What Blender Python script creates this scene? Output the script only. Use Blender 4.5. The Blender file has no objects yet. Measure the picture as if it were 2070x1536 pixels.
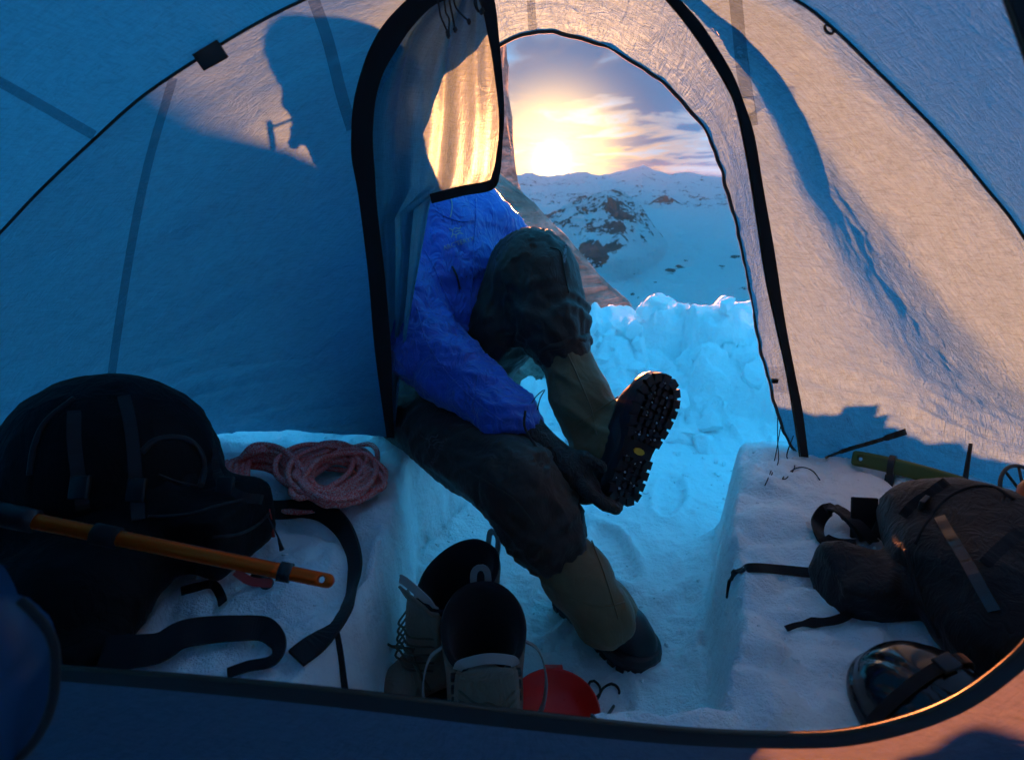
import bpy, bmesh, math, random
import numpy as np
from mathutils import Vector, Matrix
from mathutils.bvhtree import BVHTree
random.seed(7); RNG = np.random.default_rng(7)

# ------------------------------------------------------------------ camera, world, sun, exposure
SC = bpy.context.scene
COL = SC.collection
PW, PH, F = 2070.0, 1536.0, 1150.0          # photo size and focal length in its pixels
TILT = math.radians(18.9)
CAM = np.array([0.0, 0.0, 1.03])            # metres above the trench floor
FWD = np.array([0.0, math.cos(TILT), -math.sin(TILT)])
UP = np.array([0.0, math.sin(TILT), math.cos(TILT)])
RIGHT = np.array([1.0, 0.0, 0.0])
cd = bpy.data.cameras.new('camera'); cam = bpy.data.objects.new('camera', cd); COL.objects.link(cam)
cam.location = CAM; cam.rotation_euler = (math.pi/2 - TILT, 0, 0)
cd.sensor_width = 36; cd.lens = 36*F/PW; cd.clip_start = 0.02; cd.clip_end = 60000
cd.dof.use_dof = True; cd.dof.focus_distance = 1.5; cd.dof.aperture_fstop = 5.0
SC.camera = cam
SC.view_settings.view_transform = 'Standard'; SC.view_settings.look = 'None'
SC.view_settings.exposure = 2.95; SC.view_settings.gamma = 1.0
SC.view_settings.use_curve_mapping = False
SC.render.engine = 'CYCLES'
SC.cycles.use_denoising = True
try: SC.cycles.denoiser = 'OPENIMAGEDENOISE'
except Exception: pass
SC.cycles.max_bounces = 6; SC.cycles.diffuse_bounces = 4; SC.cycles.glossy_bounces = 2
SC.cycles.transmission_bounces = 4; SC.cycles.transparent_max_bounces = 4
SC.cycles.use_adaptive_sampling = True; SC.cycles.adaptive_threshold = 0.04; SC.cycles.adaptive_min_samples = 16; SC.cycles.volume_bounces = 0
SC.cycles.caustics_reflective = False; SC.cycles.caustics_refractive = False
SC.cycles.sample_clamp_indirect = 6

SUN_AZ, SUN_EL = math.radians(3.7), math.radians(2.05)     # to the right of straight ahead, above the horizon
SUND = np.array([math.sin(SUN_AZ)*math.cos(SUN_EL), math.cos(SUN_AZ)*math.cos(SUN_EL), math.sin(SUN_EL)])
sl = bpy.data.lights.new('sun', 'SUN'); sun = bpy.data.objects.new('sun', sl); COL.objects.link(sun)
sl.energy = 3.4; sl.angle = math.radians(0.7); sl.color = (1.0, 0.29, 0.085)
sun.rotation_euler = Vector(-SUND).to_track_quat('-Z', 'Y').to_euler()

def setup_world():
    w = bpy.data.worlds.new('World'); SC.world = w; w.use_nodes = True
    nt = w.node_tree; N = nt.nodes; L = nt.links; N.clear()
    def nd(t, **k):
        n = N.new(t)
        for a, b in k.items(): setattr(n, a, b)
        return n
    def math_(op, a, b=None, clamp=False):
        n = nd('ShaderNodeMath', operation=op, use_clamp=clamp)
        for i, v in enumerate((a, b)):
            if v is None: continue
            if isinstance(v, (int, float)): n.inputs[i].default_value = v
            else: L.new(v, n.inputs[i])
        return n.outputs[0]
    def mix(a, b, f, bt='MIX'):
        n = nd('ShaderNodeMix', data_type='RGBA', blend_type=bt)
        for s, v in ((n.inputs[0], f), (n.inputs[6], a), (n.inputs[7], b)):
            if isinstance(v, (int, float)): s.default_value = v
            elif isinstance(v, tuple): s.default_value = (*v, 1)
            else: L.new(v, s)
        return n.outputs[2]
    def ramp(f, pts):
        n = nd('ShaderNodeValToRGB'); L.new(f, n.inputs[0]); e = n.color_ramp.elements
        while len(e) < len(pts): e.new(0.5)
        for q, (p, c) in zip(e, pts): q.position = p; q.color = (*c, 1) if len(c) == 3 else c
        return n.outputs[0]
    tc = nd('ShaderNodeTexCoord').outputs['Generated']
    sep = nd('ShaderNodeSeparateXYZ'); L.new(tc, sep.inputs[0])
    z = sep.outputs[2]
    sky = nd('ShaderNodeTexSky', sky_type='NISHITA'); sky.sun_disc = False
    sky.sun_elevation = SUN_EL; sky.sun_rotation = SUN_AZ; sky.altitude = 2800; sky.air_density = 1.2; sky.dust_density = 0.6; sky.ozone_density = 2.5
    L.new(tc, sky.inputs[0])
    base = mix(sky.outputs[0], (0.14, 0.62, 1.2), 1.0, 'MULTIPLY')
    # the blue the evening sky has overhead
    up = math_('POWER', math_('MAXIMUM', z, 0.0), 0.45)
    blue = ramp(up, [(0.0, (0.30, 0.64, 1.0)), (0.30, (0.11, 0.56, 1.0)), (0.55, (0.07, 0.53, 1.0)), (1.0, (0.055, 0.50, 0.97))])
    base = mix(base, mix(blue, (5.4, 5.4, 5.4), 1.0, 'MULTIPLY'), 0.90)
    # sun-ward glow of the air
    dt = nd('ShaderNodeVectorMath', operation='DOT_PRODUCT'); L.new(tc, dt.inputs[0]); dt.inputs[1].default_value = SUND
    dotv = math_('MAXIMUM', dt.outputs['Value'], 0.0)
    base = mix(base, (0.40, 0.80, 1.4), math_('MULTIPLY', math_('POWER', dotv, 9.0), 0.92))      # paler towards the sun
    g1 = math_('POWER', dotv, 24.0); g2 = math_('POWER', dotv, 280.0); g3 = math_('POWER', dotv, 9000.0)
    lowz = math_('POWER', math_('SUBTRACT', 1.0, math_('MINIMUM', math_('MAXIMUM', z, 0.0), 1.0)), 12.0)
    # clouds, in layers seen from below
    zz = math_('MAXIMUM', math_('ADD', z, 0.05), 0.03)
    px = math_('DIVIDE', sep.outputs[0], zz); py = math_('DIVIDE', sep.outputs[1], zz)
    cmb = nd('ShaderNodeCombineXYZ'); L.new(px, cmb.inputs[0]); L.new(py, cmb.inputs[1])
    def cl(scale, off, det, rough, dist):
        mp = nd('ShaderNodeMapping'); L.new(cmb.outputs[0], mp.inputs[0]); mp.inputs['Location'].default_value = off; mp.inputs['Scale'].default_value = scale
        n = nd('ShaderNodeTexNoise'); L.new(mp.outputs[0], n.inputs['Vector']); n.inputs['Scale'].default_value = 1.0
        n.inputs['Detail'].default_value = det; n.inputs['Roughness'].default_value = rough; n.inputs['Distortion'].default_value = dist
        return n.outputs[0]
    c1 = cl((0.95, 0.60, 1), (3.3, 6.6, 5), 5, 0.56, 0.3)
    dens = ramp(math_('ADD', c1, ramp(z, [(0.08, (0, 0, 0)), (0.20, (0.07, 0.07, 0.07))])), [(0.42, (0, 0, 0)), (0.54, (1, 1, 1))])
    edge = ramp(c1, [(0.37, (0, 0, 0)), (0.45, (1, 1, 1)), (0.48, (0.7, 0.7, 0.7)), (0.535, (0, 0, 0))])
    g1c = math_('MINIMUM', math_('MULTIPLY', math_('POWER', dotv, 16.0), 1.25), 1.0)
    body = mix((0.06, 1.02, 2.2), (0.10, 0.28, 0.68), g1c)
    lit = mix((0.12, 1.6, 3.1), mix((0.82, 0.76, 0.88), (1.8, 1.02, 0.46), math_('MINIMUM', math_('MULTIPLY', math_('POWER', dotv, 60.0), 1.3), 1.0)), g1c)
    out = mix(base, (1.5, 0.98, 0.55), math_('MULTIPLY', math_('MULTIPLY', g1, lowz), 0.85))
    out = mix(out, body, math_('MULTIPLY', dens, 0.90))
    out = mix(out, lit, math_('MULTIPLY', edge, ramp(z, [(0.07, (0.85, 0.85, 0.85)), (0.14, (0.16, 0.16, 0.16))])))
    out = mix(out, mix((0, 0, 0), (7.5, 4.4, 1.2), g2), 1.0, 'ADD')
    out = mix(out, mix((0, 0, 0), (110.0, 72.0, 26.0), g3), 1.0, 'ADD')
    out = mix((0.10, 0.55, 1.2), out, ramp(math_('ADD', z, 0.5), [(0.47, (0, 0, 0)), (0.49, (1, 1, 1))]))       # below the horizon: blue snow light
    bg = nd('ShaderNodeBackground'); L.new(out, bg.inputs[0]); bg.inputs[1].default_value = 0.066
    o = nd('ShaderNodeOutputWorld'); L.new(bg.outputs[0], o.inputs[0])
    w.cycles.sampling_method = 'MANUAL'; w.cycles.sample_map_resolution = 1024
setup_world()

# ------------------------------------------------------------------ helpers: photo rays
def ray(px, py):
    return FWD + RIGHT*((px-PW/2)/F) + UP*((PH/2-py)/F)
def atd(px, py, d): return CAM + ray(px, py)*d                   # d: depth along the view axis
def aty(px, py, Y): r = ray(px, py); return CAM + r*(Y/r[1])
def atz(px, py, z): r = ray(px, py); return CAM + r*((z-CAM[2])/r[2])
def proj(p):
    q = np.asarray(p, float)-CAM; d = q@FWD
    return PW/2+F*(q@RIGHT)/d, PH/2-F*(q@UP)/d

# ------------------------------------------------------------------ helpers: noise
def _hash(ix, iy, iz):
    h = (ix.astype(np.int64)*374761393 + iy.astype(np.int64)*668265263 + iz.astype(np.int64)*2147483647) & 0x7fffffff
    h = ((h ^ (h >> 13))*1274126177) & 0x7fffffff
    h = ((h ^ (h >> 15))*739982445) & 0x7fffffff
    return ((h ^ (h >> 12)) & 0xffffff)/float(0xffffff)
def vnoise(p):
    p = np.asarray(p, float); i = np.floor(p).astype(np.int64); f = p-i; f = f*f*f*(f*(f*6-15)+10)
    r = 0
    for dx in (0, 1):
        wx = f[..., 0] if dx else 1-f[..., 0]
        for dy in (0, 1):
            wy = f[..., 1] if dy else 1-f[..., 1]
            for dz in (0, 1):
                wz = f[..., 2] if dz else 1-f[..., 2]
                r = r + wx*wy*wz*_hash(i[..., 0]+dx, i[..., 1]+dy, i[..., 2]+dz)
    return r*2-1
def fbm(p, octv=4, lac=2.03, gain=0.5):
    p = np.asarray(p, float); a = 1.0; r = 0; s = 0
    for k in range(octv):
        r = r+a*vnoise(p+17.3*k); s += a; a *= gain; p = p*lac
    return r/s
def ridged(p, octv=5, gain=0.5):
    p = np.asarray(p, float); a = 1.0; r = 0; s = 0
    for k in range(octv):
        r = r+a*(1-np.abs(vnoise(p+11.7*k))); s += a; a *= gain; p = p*2.07
    return r/s
def sstep(a, b, x): t = np.clip((x-a)/(b-a), 0, 1); return t*t*(3-2*t)
def p3(x, y, z=0.0): return np.stack([x, y, np.zeros_like(x)+z], -1)
def cells(p, jit=0.9):
    """distance to nearest and second nearest jittered cell point (2-D), and the nearest cell's random value"""
    i = np.floor(p).astype(np.int64); d1 = np.full(p.shape[:-1], 9.0); d2 = d1.copy(); v = np.zeros(p.shape[:-1])
    for dx in (-1, 0, 1):
        for dy in (-1, 0, 1):
            cx, cy = i[..., 0]+dx, i[..., 1]+dy
            ox = cx+0.5+jit*(_hash(cx, cy, cx*0+1)-0.5); oy = cy+0.5+jit*(_hash(cx, cy, cx*0+2)-0.5)
            d = np.hypot(p[..., 0]-ox, p[..., 1]-oy); near = d < d1
            d2 = np.where(near, d1, np.minimum(d2, d)); v = np.where(near, _hash(cx, cy, cx*0+5), v); d1 = np.where(near, d, d1)
    return d1, d2, v

# ------------------------------------------------------------------ helpers: meshes
def mesh_obj(name, V, Fc, mat=None, parent=None, smooth=True, uv=None):
    me = bpy.data.meshes.new(name); me.from_pydata([tuple(map(float, v)) for v in V], [], [tuple(int(i) for i in f) for f in Fc])
    if smooth: me.polygons.foreach_set('use_smooth', [True]*len(me.polygons))
    if uv is not None:
        ul = me.uv_layers.new(name='UVMap'); idx = np.zeros(len(me.loops), int); me.loops.foreach_get('vertex_index', idx)
        ul.data.foreach_set('uv', np.asarray(uv, float)[idx].ravel())
    me.update()
    o = bpy.data.objects.new(name, me); COL.objects.link(o)
    if mat: me.materials.append(mat)
    if parent is not None: o.parent = parent; o.matrix_parent_inverse = parent.matrix_world.inverted()
    return o
def empty(name, loc=(0, 0, 0)):
    o = bpy.data.objects.new(name, None); COL.objects.link(o); o.location = tuple(map(float, loc)); o.empty_display_size = 0.05
    o.matrix_world = Matrix.Translation(Vector(tuple(map(float, loc))))
    return o
def tag(o, label=None, cat=None, group=None, kind=None):
    for k, v in (('label', label), ('category', cat), ('group', group), ('kind', kind)):
        if v: o[k] = v
    return o
def grid_faces(nu, nv, closed_u=False):
    f = []
    for i in range(nu if closed_u else nu-1):
        for j in range(nv-1):
            a = i*nv+j; b = ((i+1) % nu)*nv+j; f.append((a, b, b+1, a+1))
    return f
def spline(P, n, closed=False):
    """Catmull-Rom through P, resampled to n points evenly along its length"""
    P = np.asarray(P, float)
    if closed: Q = np.vstack([P[-1:], P, P[:2]])
    else: Q = np.vstack([2*P[:1]-P[1:2], P, 2*P[-1:]-P[-2:-1]])
    out = []
    for i in range(1, len(Q)-2):
        p0, p1, p2, p3_ = Q[i-1:i+3]; t = np.linspace(0, 1, 16, endpoint=False)[:, None]
        out.append(0.5*((2*p1)+(-p0+p2)*t+(2*p0-5*p1+4*p2-p3_)*t*t+(-p0+3*p1-3*p2+p3_)*t**3))
    out.append(Q[-2][None]); C = np.vstack(out)
    s = np.r_[0, np.cumsum(np.linalg.norm(np.diff(C, axis=0), axis=1))]
    q = np.linspace(0, s[-1], n, endpoint=not closed)
    return np.stack([np.interp(q, s, C[:, k]) for k in range(C.shape[1])], -1)
def unit(v): v = np.asarray(v, float); return v/np.maximum(np.linalg.norm(v, axis=-1, keepdims=True), 1e-9)
def frames(C):
    T = unit(np.gradient(C, axis=0)); n = np.cross(T[0], [0.13, 0.27, 0.95])
    if np.linalg.norm(n) < 1e-3: n = np.cross(T[0], [1, 0, 0])
    n = unit(n); Ns = [n]
    for i in range(1, len(C)):
        n = n-T[i]*(n@T[i]); n = unit(n); Ns.append(n)
    Ns = np.array(Ns); return T, Ns, np.cross(T, Ns)
def tube_data(C, r, sides=8, flat=1.0, cap=True):
    C = np.asarray(C, float); r = np.broadcast_to(np.asarray(r, float), (len(C),)); T, A, B = frames(C)
    a = np.linspace(0, 2*math.pi, sides, endpoint=False)
    V = C[:, None]+r[:, None, None]*(np.cos(a)[None, :, None]*A[:, None]+flat*np.sin(a)[None, :, None]*B[:, None])
    V = V.reshape(-1, 3); n = len(C); f = []
    for i in range(n-1):
        for j in range(sides):
            k = (j+1) % sides; f.append((i*sides+j, i*sides+k, (i+1)*sides+k, (i+1)*sides+j))
    if cap: f.append(tuple(range(sides))[::-1]); f.append(tuple((n-1)*sides+j for j in range(sides)))
    return V, f
def tube(name, C, r, mat, parent=None, sides=8, flat=1.0): V, f = tube_data(C, r, sides, flat); return mesh_obj(name, V, f, mat, parent)
def strap(name, C, width, up, mat, parent=None, thick=0.0025):
    """webbing along C; up: direction(s) of its flat face"""
    C = np.asarray(C, float); T = unit(np.gradient(C, axis=0)); U = np.broadcast_to(np.asarray(up, float), C.shape)
    S = unit(np.cross(T, U)); Nn = unit(np.cross(S, T)); w = np.broadcast_to(np.asarray(width, float), (len(C),))[:, None]/2
    h = thick/2; V = np.stack([C-S*w-Nn*h, C+S*w-Nn*h, C+S*w+Nn*h, C-S*w+Nn*h], 1).reshape(-1, 3); f = []
    n = len(C)
    for i in range(n-1):
        for j in range(4): k = (j+1) % 4; f.append((4*i+j, 4*i+k, 4*i+4+k, 4*i+4+j))
    f += [(3, 2, 1, 0), (4*n-4, 4*n-3, 4*n-2, 4*n-1)]
    return mesh_obj(name, V, f, mat, parent, smooth=False)
def ribbon2(name, A, B, mat, parent, thick=0.003, back=None):
    """closed band between two edge curves, thickened"""
    A = np.asarray(A, float); B = np.asarray(B, float); T = np.gradient((A+B)/2, axis=0); Nn = unit(np.cross(T, B-A))*thick
    n = len(A); V = np.stack([A-Nn/2, B-Nn/2, B+Nn/2, A+Nn/2], 1).reshape(-1, 3); f = []
    for i in range(n-1):
        for j in range(4): k = (j+1) % 4; f.append((4*i+j, 4*i+k, 4*i+4+k, 4*i+4+j))
    f += [(3, 2, 1, 0), (4*n-4, 4*n-3, 4*n-2, 4*n-1)]
    return mesh_obj(name, V, f, mat, parent, smooth=False)
def loft(name, A, B, nv, mat, parent, disp=None, bow=None, thick=0):
    """fabric sheet between two edge curves; bow(s,t)->offset vectors, disp(uvm,s,t)->offset along the normal"""
    A = np.asarray(A, float); B = np.asarray(B, float); n = len(A); t = np.linspace(0, 1, nv)
    P = A[:, None]*(1-t)[None, :, None]+B[:, None]*t[None, :, None]
    S = np.linspace(0, 1, n)[:, None]+0*t[None]; Tt = t[None]+0*S
    if bow is not None: P = P+bow(S, Tt)
    du = np.gradient(P, axis=0); dv = np.gradient(P, axis=1); Nn = unit(np.cross(du, dv))
    us = np.cumsum(np.linalg.norm(du, axis=2).mean(1))[:, None]+0*Tt; vs = np.cumsum(np.linalg.norm(dv, axis=2), axis=1)
    if disp is not None: P = P+Nn*disp(us, vs, S, Tt)[..., None]
    uv = np.stack([us, vs], -1).reshape(-1, 2)
    return mesh_obj(name, P.reshape(-1, 3), grid_faces(n, nv), mat, parent, uv=uv)
def box_data(c, half, R=None):
    c = np.asarray(c, float); h = np.asarray(half, float); R = np.eye(3) if R is None else np.asarray(R)
    s = np.array([[-1, -1, -1], [1, -1, -1], [1, 1, -1], [-1, 1, -1], [-1, -1, 1], [1, -1, 1], [1, 1, 1], [-1, 1, 1]], float)
    return c+(s*h)@R.T, [(3, 2, 1, 0), (4, 5, 6, 7), (0, 1, 5, 4), (1, 2, 6, 5), (2, 3, 7, 6), (3, 0, 4, 7)]
def join_data(parts):
    V, Fc, o = [], [], 0
    for v, f in parts: V.append(np.asarray(v)); Fc += [tuple(i+o for i in q) for q in f]; o += len(v)
    return np.vstack(V), Fc
def bevel_obj(o, w=0.003, seg=2):
    bm = bmesh.new(); bm.from_mesh(o.data); bmesh.ops.bevel(bm, geom=bm.edges[:], offset=w, segments=seg, affect='EDGES', profile=0.6); bm.to_mesh(o.data); bm.free()
    o.data.polygons.foreach_set('use_smooth', [True]*len(o.data.polygons)); return o
def lathe(name, prof, c, axis, mat, parent=None, n=40):
    prof = np.asarray(prof, float); a = np.linspace(0, 2*math.pi, n, endpoint=False); ax = unit(axis)
    u = unit(np.cross(ax, [0.31, 0.77, 0.2])); v = np.cross(ax, u); c = np.asarray(c, float)
    V = np.stack([c+ax*z+r*(math.cos(q)*u+math.sin(q)*v) for q in a for r, z in prof])
    return mesh_obj(name, V, grid_faces(n, len(prof), True), mat, parent)
def basis(x, y):
    x = unit(x); y = unit(np.asarray(y)-x*(np.asarray(y)@x)); return np.stack([x, y, np.cross(x, y)], 1)

# ------------------------------------------------------------------ helpers: solid shapes from distance fields
def sd_cone(p, a, b, ra, rb):
    a = np.asarray(a, float); b = np.asarray(b, float); ab = b-a; t = np.clip(((p-a)@ab)/(ab@ab), 0, 1)
    return np.linalg.norm(p-a-t[..., None]*ab, axis=-1)-(ra+(rb-ra)*t)
def sd_ell(p, c, r, R=None):
    q = p-np.asarray(c, float)
    if R is not None: q = q@np.asarray(R)
    r = np.asarray(r, float); k0 = np.linalg.norm(q/r, axis=-1); k1 = np.linalg.norm(q/(r*r), axis=-1)
    return k0*(k0-1)/np.maximum(k1, 1e-6)
def sd_box(p, c, h, R=None, rnd=0.01):
    q = p-np.asarray(c, float)
    if R is not None: q = q@np.asarray(R)
    q = np.abs(q)-(np.asarray(h, float)-rnd)
    return np.linalg.norm(np.maximum(q, 0), axis=-1)+np.minimum(q.max(-1), 0)-rnd
def smin(a, b, k): h = np.clip(0.5+0.5*(b-a)/k, 0, 1); return b+(a-b)*h-k*h*(1-h)
def smax(a, b, k): return -smin(-a, -b, k)
def chain(p, pts, rad, k=0.03):
    d = None
    for i in range(len(pts)-1):
        e = sd_cone(p, pts[i], pts[i+1], rad[i], rad[i+1]); d = e if d is None else smin(d, e, k)
    return d
def surfnet(fn, lo, hi, h):
    lo = np.asarray(lo, float); hi = np.asarray(hi, float); n = np.ceil((hi-lo)/h).astype(int)+1
    ax = [lo[k]+h*np.arange(n[k]) for k in range(3)]
    D = np.empty(n)
    for i in range(n[0]):                                   # slab by slab keeps memory low
        yy, zz = np.meshgrid(ax[1], ax[2], indexing='ij'); D[i] = fn(np.stack([np.full_like(yy, ax[0][i]), yy, zz], -1))
    D[0] = D[-1] = 1; D[:, 0] = D[:, -1] = 1; D[:, :, 0] = D[:, :, -1] = 1
    neg = D < 0; c = np.zeros(n-1, int)
    for a in (0, 1):
        for b in (0, 1):
            for e in (0, 1): c += neg[a:n[0]-1+a, b:n[1]-1+b, e:n[2]-1+e]
    act = (c > 0) & (c < 8); I = np.argwhere(act); idx = np.full(act.shape, -1); idx[act] = np.arange(len(I))
    acc = np.zeros((len(I), 3)); cnt = np.zeros(len(I)); cr = list(np.ndindex(2, 2, 2))
    for p in cr:
        for k in range(3):
            if p[k]: continue
            q = list(p); q[k] = 1
            d0 = D[I[:, 0]+p[0], I[:, 1]+p[1], I[:, 2]+p[2]]; d1 = D[I[:, 0]+q[0], I[:, 1]+q[1], I[:, 2]+q[2]]
            m = (d0 < 0) != (d1 < 0); t = np.where(m, d0/np.where(m, d0-d1, 1), 0)
            pt = np.array(p, float)[None]+np.eye(3)[k][None]*t[:, None]; acc[m] += pt[m]; cnt[m] += 1
    V = lo+h*(I+acc/cnt[:, None]); Q = []
    for k in range(3):
        s0 = [slice(None)]*3; s1 = [slice(None)]*3; s0[k] = slice(0, -1); s1[k] = slice(1, None)
        cross = neg[tuple(s0)] != neg[tuple(s1)]; E = np.argwhere(cross); u, v = (k+1) % 3, (k+2) % 3
        E = E[(E[:, u] > 0) & (E[:, v] > 0)]
        fl = neg[E[:, 0], E[:, 1], E[:, 2]]
        def at(du, dv): q = E.copy(); q[:, u] -= du; q[:, v] -= dv; return idx[q[:, 0], q[:, 1], q[:, 2]]
        a, b, c_, d = at(1, 1), at(0, 1), at(0, 0), at(1, 0); quad = np.stack([a, b, c_, d], 1); quad[~fl] = quad[~fl][:, ::-1]
        Q.append(quad)
    Q = np.vstack(Q); Q = Q[(Q >= 0).all(1)]
    return V, Q
def relax(V, Q, it=2, lam=0.5):
    e = np.vstack([Q[:, [0, 1]], Q[:, [1, 2]], Q[:, [2, 3]], Q[:, [3, 0]]]); n = len(V)
    for _ in range(it):
        s = np.zeros_like(V); c = np.zeros(n)
        for a, b in ((0, 1), (1, 0)): np.add.at(s, e[:, a], V[e[:, b]]); np.add.at(c, e[:, a], 1)
        V = V+lam*(s/np.maximum(c, 1)[:, None]-V)
    return V
def vnormals(V, Q):
    fn = np.cross(V[Q[:, 2]]-V[Q[:, 0]], V[Q[:, 3]]-V[Q[:, 1]]); N = np.zeros_like(V)
    for k in range(4): np.add.at(N, Q[:, k], fn)
    return unit(N)
def solid(name, fn, lo, hi, h, mat, parent=None, wrinkle=None, it=2):
    V, Q = surfnet(fn, lo, hi, h); V = relax(V, Q, it)
    if wrinkle is not None: V = V+vnormals(V, Q)*wrinkle(V)[:, None]
    return mesh_obj(name, V, Q, mat, parent)
def bvh_of(objs):
    V, Fc, o = [], [], 0
    for ob in objs:
        me = ob.data; v = np.zeros(len(me.vertices)*3); me.vertices.foreach_get('co', v); V.append(v.reshape(-1, 3)); Fc += [tuple(i+o for i in p.vertices) for p in me.polygons]; o += len(me.vertices)
    return BVHTree.FromPolygons([tuple(x) for x in np.vstack(V)], Fc)

# ------------------------------------------------------------------ helpers: materials
class NT:
    def __init__(s, name):
        s.m = bpy.data.materials.new(name); s.m.use_nodes = True; s.t = s.m.node_tree; s.N = s.t.nodes; s.L = s.t.links; s.N.clear()
    def n(s, t, ins=None, **k):
        q = s.N.new(t)
        for a, b in k.items(): setattr(q, a, b)
        for a, b in (ins or {}).items(): s.set(q.inputs[a], b)
        return q
    def set(s, sock, v):
        if isinstance(v, bpy.types.NodeSocket): s.L.new(v, sock)
        elif isinstance(v, (tuple, list)) and sock.type == 'RGBA' and len(v) == 3: sock.default_value = (*v, 1)
        else: sock.default_value = v
    def math(s, op, a, b=0.0, clamp=False):
        q = s.n('ShaderNodeMath', operation=op, use_clamp=clamp); s.set(q.inputs[0], a); s.set(q.inputs[1], b); return q.outputs[0]
    def noise(s, vec, scale, det=4, rough=0.55, dist=0.0):
        return s.n('ShaderNodeTexNoise', {'Vector': vec, 'Scale': scale, 'Detail': det, 'Roughness': rough, 'Distortion': dist}).outputs[0]
    def mapn(s, vec, sc=(1, 1, 1), rot=(0, 0, 0), loc=(0, 0, 0)):
        return s.n('ShaderNodeMapping', {'Vector': vec, 'Scale': sc, 'Rotation': rot, 'Location': loc}).outputs[0]
    def mix(s, a, b, f, bt='MIX'):
        q = s.n('ShaderNodeMix', data_type='RGBA', blend_type=bt); s.set(q.inputs[0], f); s.set(q.inputs[6], a); s.set(q.inputs[7], b); return q.outputs[2]
    def ramp(s, f, pts):
        q = s.n('ShaderNodeValToRGB'); s.L.new(f, q.inputs[0]); e = q.color_ramp.elements
        while len(e) < len(pts): e.new(0.5)
        for w, (p, c) in zip(e, pts):
            w.position = p; w.color = (c, c, c, 1) if isinstance(c, (int, float)) else (*c, 1)
        return q.outputs[0]
    def bump(s, h, dist, strength=1.0, nrm=None):
        q = s.n('ShaderNodeBump', {'Height': h, 'Distance': dist, 'Strength': strength})
        if nrm: s.L.new(nrm, q.inputs['Normal'])
        return q.outputs[0]
    def out(s, sh, sock='Surface'):
        o = s.n('ShaderNodeOutputMaterial'); s.L.new(sh, o.inputs[sock]); return s.m
    def pbsdf(s, **k):
        return s.n('ShaderNodeBsdfPrincipled', {a.replace('_', ' '): b for a, b in k.items()}).outputs[0]
    @property
    def obj(s): return s.n('ShaderNodeTexCoord').outputs['Object']
    @property
    def uv(s): return s.n('ShaderNodeTexCoord').outputs['UV']

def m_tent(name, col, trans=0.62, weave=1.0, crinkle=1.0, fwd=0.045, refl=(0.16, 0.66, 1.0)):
    t = NT(name); uv = t.uv
    f1 = t.noise(t.mapn(uv, (620, 30, 1), (0, 0, 0.05)), 1, 1.5, 0.6); f2 = t.noise(t.mapn(uv, (26, 560, 1), (0, 0, 0.30)), 1, 1.5, 0.6)
    fib = t.math('MULTIPLY', t.math('ADD', f1, f2), 0.5)                                    # threads of the laminate
    c = t.mix(col, t.ramp(fib, [(0.36, 0.72), (0.50, 0.93), (0.62, 1.0)]), 1.0*weave, 'MULTIPLY')
    cr = t.noise(t.mapn(uv, (16, 60, 1), (0, 0, 0.35)), 1, 3, 0.65, 1.5)
    cr2 = t.noise(t.mapn(uv, (34, 13, 1), (0, 0, -0.5)), 1, 3, 0.62, 1.2)
    a1, a2 = t.math('ABSOLUTE', t.math('SUBTRACT', cr, 0.5)), t.math('ABSOLUTE', t.math('SUBTRACT', cr2, 0.5))
    c = t.mix(c, t.ramp(t.math('MINIMUM', a1, a2), [(0.0, 0.66), (0.018, 0.97), (0.05, 1.0)]), 0.9*crinkle, 'MULTIPLY')
    h = t.math('ADD', t.math('ADD', a1, a2), t.math('MULTIPLY', fib, 0.10))
    nb = t.bump(h, 0.011*crinkle, 0.75)
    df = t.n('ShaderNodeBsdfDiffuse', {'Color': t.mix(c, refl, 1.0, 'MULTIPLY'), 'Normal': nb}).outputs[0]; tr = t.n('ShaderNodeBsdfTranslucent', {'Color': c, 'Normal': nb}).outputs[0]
    rf = t.n('ShaderNodeBsdfRefraction', {'Color': c, 'Roughness': 0.62, 'IOR': 1.22, 'Normal': nb}).outputs[0]
    tm = t.n('ShaderNodeMixShader', {0: fwd}); t.L.new(tr, tm.inputs[1]); t.L.new(rf, tm.inputs[2])
    mx = t.n('ShaderNodeMixShader', {0: trans}); t.L.new(df, mx.inputs[1]); t.L.new(tm.outputs[0], mx.inputs[2])
    gl = t.n('ShaderNodeBsdfGlossy', {'Color': (1, 1, 1), 'Roughness': 0.42, 'Normal': nb}).outputs[0]
    m2 = t.n('ShaderNodeMixShader', {0: 0.035}); t.L.new(mx.outputs[0], m2.inputs[1]); t.L.new(gl, m2.inputs[2])
    return t.out(m2.outputs[0])
def m_tape(name, col=(0.84, 0.84, 0.86)):
    t = NT(name); tr = t.n('ShaderNodeBsdfTransparent', {'Color': col}).outputs[0]; df = t.n('ShaderNodeBsdfDiffuse', {'Color': (0.10, 0.13, 0.18)}).outputs[0]
    mx = t.n('ShaderNodeMixShader', {0: 0.10}); t.L.new(tr, mx.inputs[1]); t.L.new(df, mx.inputs[2]); return t.out(mx.outputs[0])
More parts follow.
